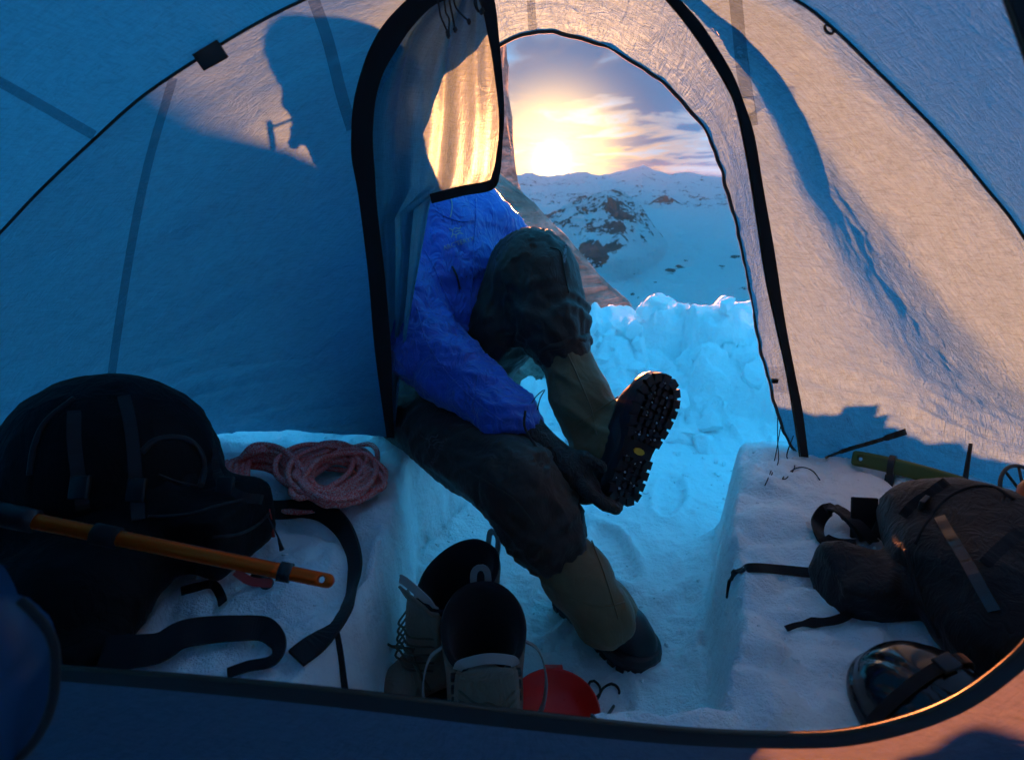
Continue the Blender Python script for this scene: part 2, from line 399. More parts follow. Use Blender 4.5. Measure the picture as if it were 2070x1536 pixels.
def m_cloth(name, col, rough=0.75, scale=900, bump=0.0006, sheen=0.15, var=0.25, spec=0.3, wr=0.0, wrs=40):
    t = NT(name); o = t.obj
    v = t.noise(o, 14, 4); c = t.mix(tuple(x*(1-var) for x in col), tuple(min(1, x*(1+var)) for x in col), v)
    nb = None
    if wr: nb = t.bump(t.math('ABSOLUTE', t.math('SUBTRACT', t.noise(t.mapn(o, (1, 1, 0.5), (0.3, 0.5, 0)), wrs, 3, 0.55, 1.2), 0.5)), wr*5, 0.9)
    nb = t.bump(t.noise(o, scale, 2, 0.6), bump, 0.7, nb)
    return t.out(t.pbsdf(Base_Color=c, Roughness=rough, Normal=nb, Sheen_Weight=sheen, Sheen_Roughness=0.5, Specular_IOR_Level=spec))
def m_plain(name, col, rough=0.5, metal=0.0, coat=0.0, spec=0.5, bump=0.0, scale=200, var=0.12):
    t = NT(name); o = t.obj; v = t.noise(o, 30, 4); c = t.mix(tuple(x*(1-var) for x in col), tuple(min(1, x*(1+var)) for x in col), v)
    rr = t.ramp(t.noise(o, 60, 5), [(0.3, max(0, rough-0.08)), (0.7, min(1, rough+0.08))])
    k = dict(Base_Color=c, Roughness=rr, Metallic=metal, Coat_Weight=coat, Coat_Roughness=0.08, Specular_IOR_Level=spec)
    if bump: k['Normal'] = t.bump(t.noise(o, scale, 4), bump, 0.7)
    return t.out(t.pbsdf(**k))
def m_snow(name, sss=0.10):
    t = NT(name); o = t.obj
    a = t.noise(o, 24, 4, 0.68); g = t.noise(o, 420, 1, 0.7); lum = t.noise(o, 5, 2)
    nb = t.bump(t.math('ADD', a, t.math('MULTIPLY', g, 0.12)), 0.022, 0.75)
    c = t.mix((0.90, 0.94, 0.95), (0.95, 0.965, 0.97), lum)
    return t.out(t.pbsdf(Base_Color=c, Roughness=0.62, Normal=nb, Specular_IOR_Level=0.25, Subsurface_Weight=sss, Subsurface_Radius=(0.25, 0.75, 1.0), Subsurface_Scale=0.045))
def m_rock(name):
    t = NT(name); o = t.obj
    st = t.noise(t.mapn(o, (0.9, 0.9, 5.5), (0.1, 0.85, 0)), 1.6, 5, 0.65, 0.6); sp = t.noise(o, 9, 4, 0.6)
    c = t.ramp(st, [(0.30, (0.10, 0.085, 0.075)), (0.5, (0.24, 0.20, 0.17)), (0.68, (0.38, 0.33, 0.29))])
    c = t.mix(c, t.ramp(sp, [(0.35, 0.55), (0.6, 1.0)]), 0.8, 'MULTIPLY')
    nb = t.bump(t.math('ADD', st, t.math('MULTIPLY', sp, 0.25)), 0.10, 0.8)
    return t.out(t.pbsdf(Base_Color=c, Roughness=0.85, Normal=nb, Specular_IOR_Level=0.2))
# ================================================================== the setting: snow, rock, mountains, haze
M_SNOW = m_snow('snow_material')
BENCH = 0.33
CREST = np.array([aty(px, py, 2.85) for px, py in ((700, 760), (900, 750), (1000, 742), (1060, 735), (1110, 700), (1150, 660), (1185, 634), (1200, 620), (1245, 618), (1278, 622),
    (1287, 634), (1300, 612), (1325, 600), (1340, 590), (1362, 608), (1395, 632), (1412, 628), (1440, 620), (1455, 606), (1465, 600), (1480, 612), (1515, 610), (1560, 620), (1650, 640), (1900, 650), (2100, 650))])
def snow_height(x, y):
    wob = 0.020*fbm(p3(x*3.1, y*3.1), 3)+0.008*fbm(p3(x*11, y*11, 4), 3)+0.007*(ridged(p3(x*1.5, y*17, 31), 3)-0.6)
    xl = np.interp(y, [0.3, 0.674, 0.9, 1.18, 1.4, 1.6, 1.9, 2.3], [-0.33, -0.312, -0.29, -0.265, -0.285, -0.20, -0.18, -0.25])
    xr = np.interp(y, [0.3, 0.628, 0.80, 0.919, 1.034, 1.2, 1.40, 1.47, 1.56, 1.7], [0.28, 0.315, 0.40, 0.446, 0.477, 0.53, 0.600, 0.64, 1.25, 1.6])
    yl = 0.60
    d = np.minimum(np.minimum(x-xl, xr-x), y-yl)+wob                     # >0 inside the trench
    bl = BENCH+0.022*fbm(p3(x*4.2, y*4.2, 9), 4)+0.014*fbm(p3(x*13, y*13, 2), 3)
    f1, f2, fv = cells(np.stack([x*11+0.5*fbm(p3(x*8, y*8, 15), 2), y*11], -1)); fl = 0.014*fbm(p3(x*6, y*6, 3), 4)+0.02*fbm(p3(x*2.0, y*2.0, 7), 2)+0.008*(fv-0.5)*np.clip((f2-f1)/0.25, 0, 1)+0.005*fbm(p3(x*30, y*30, 13), 3)
    # lumps on the right-hand shelf and a dip pressed by the hip belt on the left-hand one
    d1, d2, cv = cells(np.stack([x*7.5+0.6*fbm(p3(x*6, y*6, 5), 2), y*7.5], -1))
    bl = bl+np.where(x > 0, 0.018, 0.010)*(np.clip(d2-d1, 0, 0.4)/0.4-0.4)+0.009*fbm(p3(x*22, y*22, 12), 4)
    r = np.hypot((x+0.50)/0.19, (y-0.93)/0.15); bl = bl-0.030*np.exp(-((r-1.0)/0.16)**2)*(x > -0.62)
    for fx, fy, fa, fd in ((0.10, 1.22, 1.2, .020), (0.30, 1.42, 1.75, .024), (0.02, 1.62, 1.5, .022), (0.28, 1.78, 1.3, .026), (0.06, 2.00, 1.9, .022), (0.42, 2.02, 1.5, .024), (0.40, 1.12, 1.0, .016), (0.20, .95, 1.6, .014), (0.55, 1.75, 1.2, .022)):   # bootprints
        u, w_ = (x-fx)*math.cos(fa)+(y-fy)*math.sin(fa), -(x-fx)*math.sin(fa)+(y-fy)*math.cos(fa); e = np.sqrt((u/0.145)**2+(w_/0.055)**2)+0.12*fbm(p3(x*16, y*16, 33), 2); fl = fl-fd*(1-sstep(0.75, 1.0, e))*(0.85+0.15*np.sin(u*210))+0.010*np.exp(-((e-1.15)/0.16)**2)
    z = fl+(bl-fl)*(1-sstep(-0.004, 0.034, d))
    # soft fillet of scraped snow along the trench foot
    z = z+0.05*np.exp(-np.clip(d-0.03, 0, 9)/0.05)*(d > 0.0)*sstep(0.02, 0.04, d)
    # near foot lump by the right-hand shelf
    z = z+0.045*np.exp(-((x-0.30)/0.10)**2-((y-0.74)/0.07)**2)*(0.8+0.6*fbm(p3(x*14, y*14, 22), 3))
    # snow dug out and piled up beyond the door
    H = np.interp(x, CREST[:, 0], CREST[:, 2]); xx = np.linspace(CREST[0, 0], CREST[-1, 0], 400); hh = np.interp(xx, CREST[:, 0], CREST[:, 2])
    kk = np.exp(-((np.arange(-60, 61)*(xx[1]-xx[0])/0.13)**2)); Hs = np.interp(x, xx, np.convolve(np.pad(hh, 60, 'edge'), kk/kk.sum(), 'valid'))
    wx, wy = x+0.07*fbm(p3(x*4, y*4, 8), 3), y+0.07*fbm(p3(x*4, y*4, 18), 3)
    c1, c2, v = cells(np.stack([wx*4.4, wy*5.2], -1)); e1, e2, v2 = cells(np.stack([wx*10.5+3, wy*11+7], -1))
    ramp = sstep(1.95, 2.88, y+0.12*fbm(p3(x*2.4, y*2.4, 6), 2)); top = sstep(2.50, 2.82, y)
    rub = 0.20*(v-0.45)*np.clip((c2-c1)/0.10, 0, 1)+0.09*(v2-0.4)*np.clip((e2-e1)/0.10, 0, 1)+0.06*fbm(p3(x*6, y*6, 1), 4)+0.02*fbm(p3(x*28, y*28, 21), 4)
    pile = Hs*ramp+(H-Hs)*top+rub*sstep(2.05, 2.40, y)*(1-0.95*top)+0.035*fbm(p3(x*26, y*9, 3), 4)*top
    out = sstep(1.95, 2.25, y)
    z = z*(1-out)+np.maximum(pile, fl)*out if True else z
    z = z-np.clip(y-2.87, 0, 99)*0.75-np.clip(y-3.3, 0, 99)*0.25
    z = z-sstep(2.2, 6, np.abs(x))*1.5*(y > -5)*np.clip(np.abs(x)-2.2, 0, 99)*0.25
    return z
def axis(*segs):
    a = [np.arange(s, e, st) for s, e, st in segs]; return np.concatenate(a)
def build_snow():
    xs = axis((-14, -2.0, 0.5), (-2.0, -1.25, 0.05), (-1.25, 1.3, 0.0105), (1.3, 2.0, 0.05), (2.0, 14.1, 0.5))
    ys = axis((-8, -1.5, 0.5), (-1.5, 0.45, 0.05), (0.45, 1.7, 0.0085), (1.7, 3.1, 0.0105), (3.1, 4, 0.06), (4, 40, 1.2))
    X, Y = np.meshgrid(xs, ys, indexing='ij'); Z = snow_height(X, Y)
    P = np.stack([X, Y, Z], -1)
    global SNG; SNG = (xs, ys, Z)
    o = mesh_obj('snow_ground', P.reshape(-1, 3), grid_faces(len(xs), len(ys)), M_SNOW); tag(o, kind='structure', label='dug out snow trench, shelves and piled snow wall')
    return o
SNOW = build_snow()
BSNOW = bvh_of([SNOW])
def snow_z(x, y):
    xs, ys, Z = SNG; i = int(np.clip(np.searchsorted(xs, x)-1, 0, len(xs)-2)); j = int(np.clip(np.searchsorted(ys, y)-1, 0, len(ys)-2)); a = (x-xs[i])/(xs[i+1]-xs[i]); c = (y-ys[j])/(ys[j+1]-ys[j])
    return float((Z[i, j]*(1-a)+Z[i+1, j]*a)*(1-c)+(Z[i, j+1]*(1-a)+Z[i+1, j+1]*a)*c)

def ico(sub=2):
    bm = bmesh.new(); bmesh.ops.create_icosphere(bm, subdivisions=sub, radius=1.0); V = np.array([v.co[:] for v in bm.verts]); Fc = [tuple(v.index for v in f.verts) for f in bm.faces]; bm.free(); return V, Fc
def clod(c, r, rng, base):
    V, Fc = base; R = basis(rng.normal(size=3), rng.normal(size=3)); W = V.copy()
    for _ in range(12):                                  # flat broken faces
        n = unit(rng.normal(size=3)); k = rng.uniform(.38, .7); d = W@n; W = W-np.clip(d-k, 0, 9)[:, None]*n
    W = W*(1+0.10*fbm(W*2.2+rng.uniform(0, 50), 3))[:, None]*rng.uniform(.7, 1.2, 3); return (W@R.T)*r+c, Fc
def build_clods():
    rng = np.random.default_rng(4); big = ico(4); sm = ico(1); A = []; B = []
    for k in range(60):                                  # blocks thrown out of the trench
        x, y = rng.uniform(-.15, 1.15), rng.uniform(2.10, 2.62); r = rng.uniform(.02, .075); A.append(clod(np.array([x, y, snow_z(x, y)-r*.05]), r, rng, big))
    for k in range(420):
        x, y = rng.uniform(-1.0, 1.1), rng.uniform(.62, 2.3); r = rng.uniform(.003, .011)*(1+.8*(y > 1.7)); z = snow_z(x, y)
        if abs(snow_z(x+.02, y)-z) > .02: continue
        B.append(clod(np.array([x, y, z]), r, rng, sm))
    V, f = join_data(A); tag(mesh_obj('snow_clods', V, f, M_SNOW), 'broken snow clods heaped on the dug out snow wall', kind='stuff')
    V, f = join_data(B); tag(mesh_obj('snow_crumbs', V, f, M_SNOW, smooth=False), 'small snow crumbs strewn over trench and shelves', kind='stuff')
build_clods()

M_ROCK = m_rock('rock_material')
def rock_slab_mesh(name, outline, depth_back, depth_front, label, amp=0.12, n=64, nz=12, mat=None, cat='rock'):
    """solid rock: an outline in a vertical plane given a real depth, its faces broken by noise"""
    C = spline(outline, n, closed=True); c = C.mean(0); rings = []
    prof = [(0.0, 1.0, 0.02), (0.55, 1.0, 0.0), (0.9, 1.0, 0.0), (1.0, 0.85, 0.05)]
    for k in range(nz):
        t = k/(nz-1); w = 1.0-0.25*max(0, (0.25-t)/0.25)**2-0.3*max(0, (t-0.75)/0.25)**2
        R = c+(C-c)*w; R[:, 1] = C[:, 1]-depth_front+t*(depth_front+depth_back); rings.append(R)
    V = np.array(rings); P = V.reshape(-1, 3)
    lead = 0.6*ridged(P*np.array([1.1, 1.1, 0.45]), 5)+0.4*fbm(P*2.7, 4)
    dirn = unit((V-V.mean(1, keepdims=True)).reshape(-1, 3)*np.array([1, 0.2, 1])+np.array([0, -0.35, 0]))
    P = P+dirn*((lead-0.55)*amp)[:, None]
    f = [(k*n+i, k*n+(i+1) % n, (k+1)*n+(i+1) % n, (k+1)*n+i) for k in range(nz-1) for i in range(n)]
    for k in (0, nz-1):
        P = np.vstack([P, P[k*n:(k+1)*n].mean(0)]); ci = len(P)-1
        f += [(k*n+i, k*n+(i+1) % n, ci) if k else (k*n+(i+1) % n, k*n+i, ci) for i in range(n)]
    o = mesh_obj(name, P, f, mat or M_ROCK, smooth=False); tag(o, label, cat); return o
CY = 9.0
cl = [aty(px-15, py, CY) for px, py in ((1082, 430), (1078, 395), (1062, 360), (1052, 320), (1046, 285), (1052, 240), (1051, 190), (1044, 150), (1042, 100), (1040, 40), (1030, -60))]
cl += [np.array([-0.3, CY, 6.5]), np.array([-1.5, CY, 9.5]), np.array([-9, CY, 12]), np.array([-16, CY, 9]), np.array([-17, CY, -6]), np.array([0.6, CY, -6]), np.array([0.6, CY, -2.0])]
rock_slab_mesh('rock_cliff', cl, 5.0, 1.0, 'tall rock cliff standing behind the doorway beside the low sun', 0.30, 150, 14, cat='cliff')
SY = 3.9
sb = [aty(px+26, py-4, SY) for px, py in ((985, 350), (1010, 372), (1050, 410), (1090, 455), (1130, 495), (1175, 545), (1215, 585), (1250, 612), (1262, 630), (1255, 690))]
sb += [np.array([0.75, SY, -1.2]), np.array([-1.6, SY, -1.2]), np.array([-1.6, SY, 1.1]), np.array([-0.6, SY, 1.25])]
rock_slab_mesh('rock_slab', sb, 0.9, 0.35, 'slanting grey rock slab running down behind the raised knee', 0.10, 90, 12)
def boulder(name, c, r, label, seed=0, mat=None):
    bm = bmesh.new(); bmesh.ops.create_icosphere(bm, subdivisions=4, radius=1.0); V = np.array([v.co[:] for v in bm.verts]); Fc = [[v.index for v in f.verts] for f in bm.faces]; bm.free()
    V = V*(0.8+0.35*ridged(V*1.3+seed, 4)[:, None]+0.12*fbm(V*5+seed, 3)[:, None]-0.2)*np.asarray(r)+np.asarray(c)
    o = mesh_obj(name, V, Fc, mat or M_ROCK, smooth=False); return tag(o, label, 'rock')
boulder('rock', aty(1040, 735, 2.55)+np.array([0, 0.1, -0.03]), (0.20, 0.22, 0.13), 'dark jagged rock showing between the sleeve and the raised leg', 3)

def m_mountain():
    t = NT('mountain_material'); o = t.obj
    g = t.n('ShaderNodeNewGeometry'); sp = t.n('ShaderNodeSeparateXYZ'); t.L.new(g.outputs['Normal'], sp.inputs[0]); at = t.n('ShaderNodeAttribute', attribute_name='rock').outputs['Fac']
    n1 = t.noise(t.mapn(o, (0.011, 0.011, 0.02)), 1, 6, 0.68, 0.4); n2 = t.noise(t.mapn(o, (0.05, 0.05, 0.07)), 1, 4, 0.65)
    f = t.math('ADD', at, t.math('ADD', t.math('MULTIPLY', t.math('SUBTRACT', n1, 0.5), 2.4), t.math('MULTIPLY', t.math('SUBTRACT', n2, 0.5), 1.1)))
    k = t.ramp(f, [(0.50, 0.0), (0.58, 1.0)])
    c = t.mix((0.37, 0.42, 0.44), t.mix((0.05, 0.035, 0.032), (0.12, 0.085, 0.075), n2), k)
    nb = t.bump(t.math('ADD', n1, t.math('MULTIPLY', n2, 0.3)), 40.0, 0.9)
    return t.out(t.pbsdf(Base_Color=c, Roughness=0.85, Normal=nb, Specular_IOR_Level=0.1))
def build_mountains():
    az = np.radians(np.concatenate([np.arange(-180, -14, 4.0), np.arange(-14, 34, 0.14), np.arange(34, 180.1, 4.0)])); rr = np.concatenate([np.geomspace(22, 800, 50)[:-1], np.geomspace(800, 3600, 230)[:-1], np.geomspace(3600, 13500, 150)])
    A, R = np.meshgrid(az, rr, indexing='ij'); X, Y = R*np.sin(A), R*np.cos(A)
    z = np.interp(R, [22, 100, 400, 900, 1300, 2000, 2900, 3200, 4500, 6500, 9000, 13500], [-16, -62, -150, -235, -252, -185, -98, -180, -520, -420, -300, -300])
    z = z+10*fbm(p3(X/420, Y/420, 1), 4)*sstep(300, 1200, R)+4*fbm(p3(X/90, Y/90, 5), 3)*sstep(300, 900, R)
    # rising glacier rim, a little higher on the right
    z = z-np.degrees(A-math.radians(15)).clip(0, 12)*1.6*sstep(1800, 2900, R)*(1-sstep(3000, 3300, R))
    rock = np.zeros_like(z)-0.25
    def peak(pxc, top_py, r0, wl, wr, wf, wb, base, amp, sharp=1.0):
        d = ray(pxc, top_py); a = math.atan2(d[0], d[1]); el = math.asin(d[2]/np.linalg.norm(d)); cx, cy = r0*math.sin(a), r0*math.cos(a); zt = CAM[2]+r0*math.tan(el)
        t = (A-a)*r0; q = R-r0
        u = np.where(t < 0, -t/wl, t/wr); v = np.where(q < 0, -q/wf, q/wb); m = np.clip(1-np.sqrt(u*u+v*v), 0, 1)**sharp
        rn = ridged(p3(X/120, Y/120, r0), 6, 0.6)-0.6
        return m, zt, rn, amp, base
    global rockm
    for args in ((1238, 384, 2000, 330, 190, 520, 420, -185, 85, 0.85), (1165, 440, 1940, 190, 120, 380, 300, -190, 60, 0.9), (1345, 391, 2900, 105, 95, 90, 90, -105, 26, 0.8)):
        m, zt, rn, amp, base = peak(*args)
        h = base+(zt-base)*m+rn*amp*sstep(0.0, 0.35, m)*(1-0.7*sstep(0.85, 1, m)); better = (m > 0) & (h > z)
        z = np.where(better, h, z); rock = np.where(better, np.maximum(rock, -0.05+0.56*sstep(0.02, 0.4, m)), rock)
    # outcrops on the snowfield
    for px, py, r, w, k in ((1355, 552, 1330, 22, 0.95), (1372, 540, 1360, 14, 0.9), (1385, 528, 1400, 10, 0.9), (1460, 540, 1340, 24, 1.0), (1487, 520, 1400, 16, 1.0), (1505, 588, 1230, 20, 1.0), (1440, 552, 1320, 12, 0.8), (1325, 572, 1250, 6, 0.8),
                           (1278, 596, 1200, 8, 0.9), (1290, 602, 1190, 6, 0.8), (1255, 470, 1750, 40, 0.9), (1205, 515, 1600, 48, 1.0), (1185, 500, 1640, 40, 1.0), (1300, 478, 1720, 20, 1.0), (1325, 462, 1760, 14, 1.0), (1240, 500, 1660, 34, 1.0)):
        d = ray(px, py); a = math.atan2(d[0], d[1]); zz = -d[2]/math.hypot(d[0], d[1])
        # put the patch where this line of sight meets the snowfield
        i = np.argmin(abs(az-a)); hit = np.argmax((CAM[2]-z[i])/R[i] < zz) if False else None
        prof = z[i]-(CAM[2]-zz*rr); ok = np.where((prof > 0) & (rr > 700))[0]; r1 = rr[ok[0]] if len(ok) else r
        g = np.exp(-(((A-a)*r1/w)**2+((R-r1)/(w*2.2))**2)); rock = np.maximum(rock, g*k*0.85-0.25*(1-g)); z = z+g*w*0.10
    # the far range
    cp = np.array([(700, 352), (900, 350), (1040, 352), (1100, 352), (1150, 350), (1185, 346), (1215, 352), (1262, 345), (1300, 331), (1322, 342), (1352, 350), (1385, 346), (1420, 352), (1470, 356), (1500, 351), (1560, 357), (1800, 350), (2100, 356)], float)
    ca = np.array([math.atan2(*ray(a, b)[:2]) for a, b in cp]); ce = np.array([ray(a, b)[2]/math.hypot(*ray(a, b)[:2]) for a, b in cp])
    for r0, drop, wd, sd in ((9000, 0.0, 1900, 1.0), (6600, 0.0165, 1300, 5.0)):
        crest = CAM[2]+r0*(np.interp(A, ca, ce)-drop)+r0*0.0035*fbm(np.stack([A*38, A*0, A*0+sd], -1), 4)
        m = np.clip(1-np.abs(R-r0-300*fbm(np.stack([A*14, A*0, A*0+sd], -1), 2))/wd, 0, 1)
        h = -520+(crest+520)*m**0.9+110*(ridged(p3(X/620, Y/620, sd), 6)-0.6)*sstep(0, 0.5, m)*(1-0.8*sstep(0.9, 1, m))
        better = h > z; z = np.where(better & (R > 4000), h, z); rock = np.where(better & (R > 4000), 0.22+0.12*(m < 0.8), rock)
    o = mesh_obj('mountains', np.stack([X, Y, z], -1).reshape(-1, 3), grid_faces(len(az), len(rr)), m_mountain())
    at = o.data.attributes.new('rock', 'FLOAT', 'POINT'); at.data.foreach_set('value', rock.reshape(-1).astype(np.float32))
    tag(o, 'snowy mountains and glacier beyond the tent door', kind='structure')
build_mountains()

def build_haze():
    V, f = box_data((0, 0, -230), (15000, 15000, 540)); t = NT('haze_material')
    v = t.n('ShaderNodeVolumePrincipled', {'Color': (0.80, 0.88, 1.0), 'Density': 1.2e-5, 'Anisotropy': 0.15})
    t.L.new(v.outputs[0], t.n('ShaderNodeOutputMaterial').inputs['Volume'])
    o = mesh_obj('haze', V, f, t.m, smooth=False); tag(o, 'pale evening haze in the valley air', kind='stuff')
build_haze()
# ================================================================== the tent
TENT = empty('tent', (0, 1.0, BENCH)); tag(TENT, 'white translucent single-skin tent seen from inside, its door open', 'tent')
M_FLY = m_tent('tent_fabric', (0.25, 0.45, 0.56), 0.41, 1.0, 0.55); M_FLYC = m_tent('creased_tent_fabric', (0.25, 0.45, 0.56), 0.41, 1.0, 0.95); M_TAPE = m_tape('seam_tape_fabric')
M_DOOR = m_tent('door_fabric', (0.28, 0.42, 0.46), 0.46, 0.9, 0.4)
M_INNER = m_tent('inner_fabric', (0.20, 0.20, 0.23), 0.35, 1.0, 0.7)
M_BLACK = m_cloth('black_webbing', (0.010, 0.009, 0.010), 0.7, 1400, 0.0004, 0.1)
M_BIND = m_cloth('grey_binding', (0.05, 0.045, 0.045), 0.7, 1400, 0.0004, 0.1)
M_CORD = m_plain('black_cord', (0.012, 0.012, 0.014), 0.6)
M_PLAST = m_plain('black_plastic', (0.012, 0.012, 0.013), 0.38)
M_COIL = m_plain('zip_coil_material', (0.06, 0.045, 0.03), 0.4, 0.5)
def Y3(L): return np.array([aty(*q) if len(q) == 3 else q[:3] for q in L])
W = lambda x, y, z: (x, y, z, 0)
arch_l = Y3([(1110, -150, 1.08), (900, -120, 1.07), (750, -62, 1.05), (610, 0, 1.03), (515, 48, 1.015), (420, 105, 1.0), (290, 192, .99), (180, 290, .99), (85, 380, .99), (0, 470, .99), W(-1.14, 1.0, .74), W(-1.42, 1.05, .50), W(-1.6, 1.10, .31)])
arch_r = Y3([(1110, -150, 1.08), (1300, -125, 1.07), (1450, -75, 1.05), (1610, 0, 1.03), (1690, 62, 1.01), (1760, 130, 1.0), (1900, 270, .99), (1990, 375, .99), (2070, 480, .99), W(1.06, 1.0, .74), W(1.32, 1.05, .50), W(1.5, 1.10, .31)])
str_l = Y3([(1110, -95, 1.12), (1000, -85, 1.12), (915, -45, 1.12), (862, 0, 1.13), (804, 52, 1.15), (772, 104, 1.17), (750, 156, 1.19), (737, 210, 1.21), (732, 280, 1.23), (735, 345, 1.25), (745, 420, 1.27), (761, 560, 1.30), (773, 700, 1.32), (781, 800, 1.34), (790, 884, 1.35)])
str_r = Y3([(1110, -95, 1.12), (1200, -90, 1.12), (1290, -50, 1.12), (1367, 4, 1.13), (1403, 47, 1.15), (1443, 106, 1.17), (1477, 162, 1.19), (1497, 212, 1.21), (1518, 297, 1.23), (1537, 412, 1.27), (1558, 537, 1.31), (1578, 650, 1.34), (1598, 750, 1.37), (1614, 834, 1.39), (1626, 922, 1.41)])
opn_r = Y3([(1110, 64, 1.30), (1133, 66, 1.30), (1174, 78, 1.30), (1222, 94, 1.31), (1262, 115, 1.31), (1311, 145, 1.32), (1351, 175, 1.32), (1388, 213, 1.33), (1420, 254, 1.34), (1444, 302, 1.35), (1464, 359, 1.36), (1484, 431, 1.38), (1500, 504, 1.39), (1515, 577, 1.40), (1526, 640, 1.41), (1538, 706, 1.42), (1556, 775, 1.43), (1572, 830, 1.43), (1590, 887, 1.43), (1618, 924, 1.42)])
opn_l = Y3([(1110, 64, 1.30), (1081, 66, 1.30), (1041, 76, 1.30), (1004, 96, 1.30), (972, 122, 1.30), (930, 158, 1.30), (908, 182, 1.31), (880, 240, 1.32), (852, 350, 1.34), (828, 500, 1.36), (808, 680, 1.37), (796, 884, 1.37)])
def crease(us, vs, ang, fu, fv, seed, octv=4):
    c, s = math.cos(ang), math.sin(ang); a = us*c-vs*s; b = us*s+vs*c
    return ridged(p3(a*fu, b*fv, seed), octv)-0.62
def disp_wall(amp, ang, seed, low=1.0):
    def f(us, vs, S, T):
        e = np.clip(np.sin(np.pi*np.clip(T, 0, 1)), 0, 1)**0.5
        d = 0.010*fbm(p3(us*3.2, vs*3.2, seed), 3)+0.0045*crease(us, vs, ang, 4, 15, seed)+0.0016*crease(us, vs, ang+0.4, 16, 40, seed+2)
        d = d+low*sstep(0.62, 1.0, S)*(0.016*crease(us, vs, 1.35, 5, 12, seed+5)+0.006*crease(us, vs, 1.1, 14, 34, seed+8))
        return amp*d*e
    return f
def bow_l(S, T):
    b = np.sin(np.pi*T)*(0.03+0.20*S**3); return np.stack([0*S, b, 0*S], -1)
def bow_r(S, T):
    w = np.sin(np.pi*np.clip(S*1.05, 0, 1))**0.6; b = np.sin(np.pi*T)*(0.02+0.05*S)
    tc = 0.36-0.46*(S-0.2)+0.03*fbm(p3(S*9, S*0, 2.5), 3); wd = np.where(T < tc, 0.11+0.05*S, 0.27+0.12*S)
    sx = w*(0.012*np.exp(-((T-tc-0.50)/0.2)**2)-(0.066+0.12*S)*np.exp(-((T-tc)/wd)**2))*np.clip(T/0.06, 0, 1)
    return np.stack([sx, b+0.35*sx, 0*S], -1)
NA = 150
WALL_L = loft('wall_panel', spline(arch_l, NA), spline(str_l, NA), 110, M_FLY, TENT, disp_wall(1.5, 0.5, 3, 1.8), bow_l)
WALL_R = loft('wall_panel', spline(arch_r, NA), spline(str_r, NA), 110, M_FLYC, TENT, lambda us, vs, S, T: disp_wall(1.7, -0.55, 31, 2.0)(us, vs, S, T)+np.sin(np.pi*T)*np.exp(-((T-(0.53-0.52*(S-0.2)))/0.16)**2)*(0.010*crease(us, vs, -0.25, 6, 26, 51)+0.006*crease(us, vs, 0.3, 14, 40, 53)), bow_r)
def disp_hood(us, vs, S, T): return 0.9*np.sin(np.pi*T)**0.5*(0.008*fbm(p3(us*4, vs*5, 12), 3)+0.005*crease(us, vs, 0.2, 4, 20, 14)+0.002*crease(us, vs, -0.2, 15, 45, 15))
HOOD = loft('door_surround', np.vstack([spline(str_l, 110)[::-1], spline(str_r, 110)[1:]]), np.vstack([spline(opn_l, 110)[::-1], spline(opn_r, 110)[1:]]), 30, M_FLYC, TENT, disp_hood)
tube('door_binding', np.vstack([spline(opn_l, 140)[::-1], spline(opn_r, 140)[1:]])+0.0035*vnoise(np.arange(279)[:, None]*np.array([0.21, 0.17, 0.23])[None])[:, None]*np.array([1, 0, 0.6]), 0.0042, M_BIND, TENT, 6)
# roof back over the camera, and the rear end
full = np.vstack([spline(arch_l, 90)[::-1], spline(arch_r, 90)[1:]])
rear = full.copy(); rear[:, 1] = -1.5; rear[:, 2] = 0.31+(rear[:, 2]-0.31)*1.10; rear[:, 0] *= 0.98
def bow_roof(S, T): return np.stack([0*S, 0*S, -0.035*np.sin(np.pi*T)*np.sin(np.pi*S)], -1)
def disp_roof(us, vs, S, T): return np.sin(np.pi*np.clip(T, 0, 1))*(0.010*fbm(p3(us*4, vs*3, 41), 3)+0.006*crease(us, vs, 0.15, 12, 3, 43))
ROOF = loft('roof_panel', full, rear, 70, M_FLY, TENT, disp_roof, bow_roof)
rc = np.array([0, -1.5, 0.31]); fl = rear.copy(); fl[:, 2] = 0.31; loft('rear_panel', rear, fl, 6, M_FLY, TENT)
tube('arch_pole', full+np.array([0, -0.002, -0.002]), 0.0024, M_BIND, TENT, 8)

BW = bvh_of([WALL_L, WALL_R, HOOD, ROOF])
def on(bv, px, py, off=0.004):
    r = Vector(ray(px, py)).normalized(); h = bv.ray_cast(Vector(CAM), r); return np.array(h[0]-r*off) if h[0] is not None else atd(px, py, 1.2)
def tape(name, pts, w, mat, off=0.003, n=30):
    C = spline(np.array(pts, float), n); D = unit(np.gradient(C, axis=0)); Nn = np.stack([-D[:, 1], D[:, 0]], -1)
    w = np.broadcast_to(np.asarray(w, float), (n,))[:, None]/2
    A = np.array([on(BW, *q, off) for q in C-Nn*w]); B = np.array([on(BW, *q, off) for q in C+Nn*w]); return ribbon2(name, A, B, mat, TENT, 0.0012)
tape('seam_tape', [(634, 0), (662, 80), (690, 190), (712, 262)], 24, M_TAPE)
tape('seam_tape', [(350, 158), (300, 330), (265, 500), (235, 690), (215, 840)], 17, M_TAPE)
tape('seam_tape', [(1484, -30), (1494, 70), (1503, 150), (1520, 255)], 26, M_TAPE)
tape('seam_tape', [(1073, 2), (1075, 30), (1077, 62)], 17, M_TAPE)
tape('seam_tape', [(-40, 144), (60, 200), (120, 234), (190, 274)], 20, M_TAPE)
tape('hem_binding', [(1668, 925), (1715, 908), (1770, 892), (1832, 872)], [5]*6+[8]*16+[12]*8, M_BIND, 0.006)
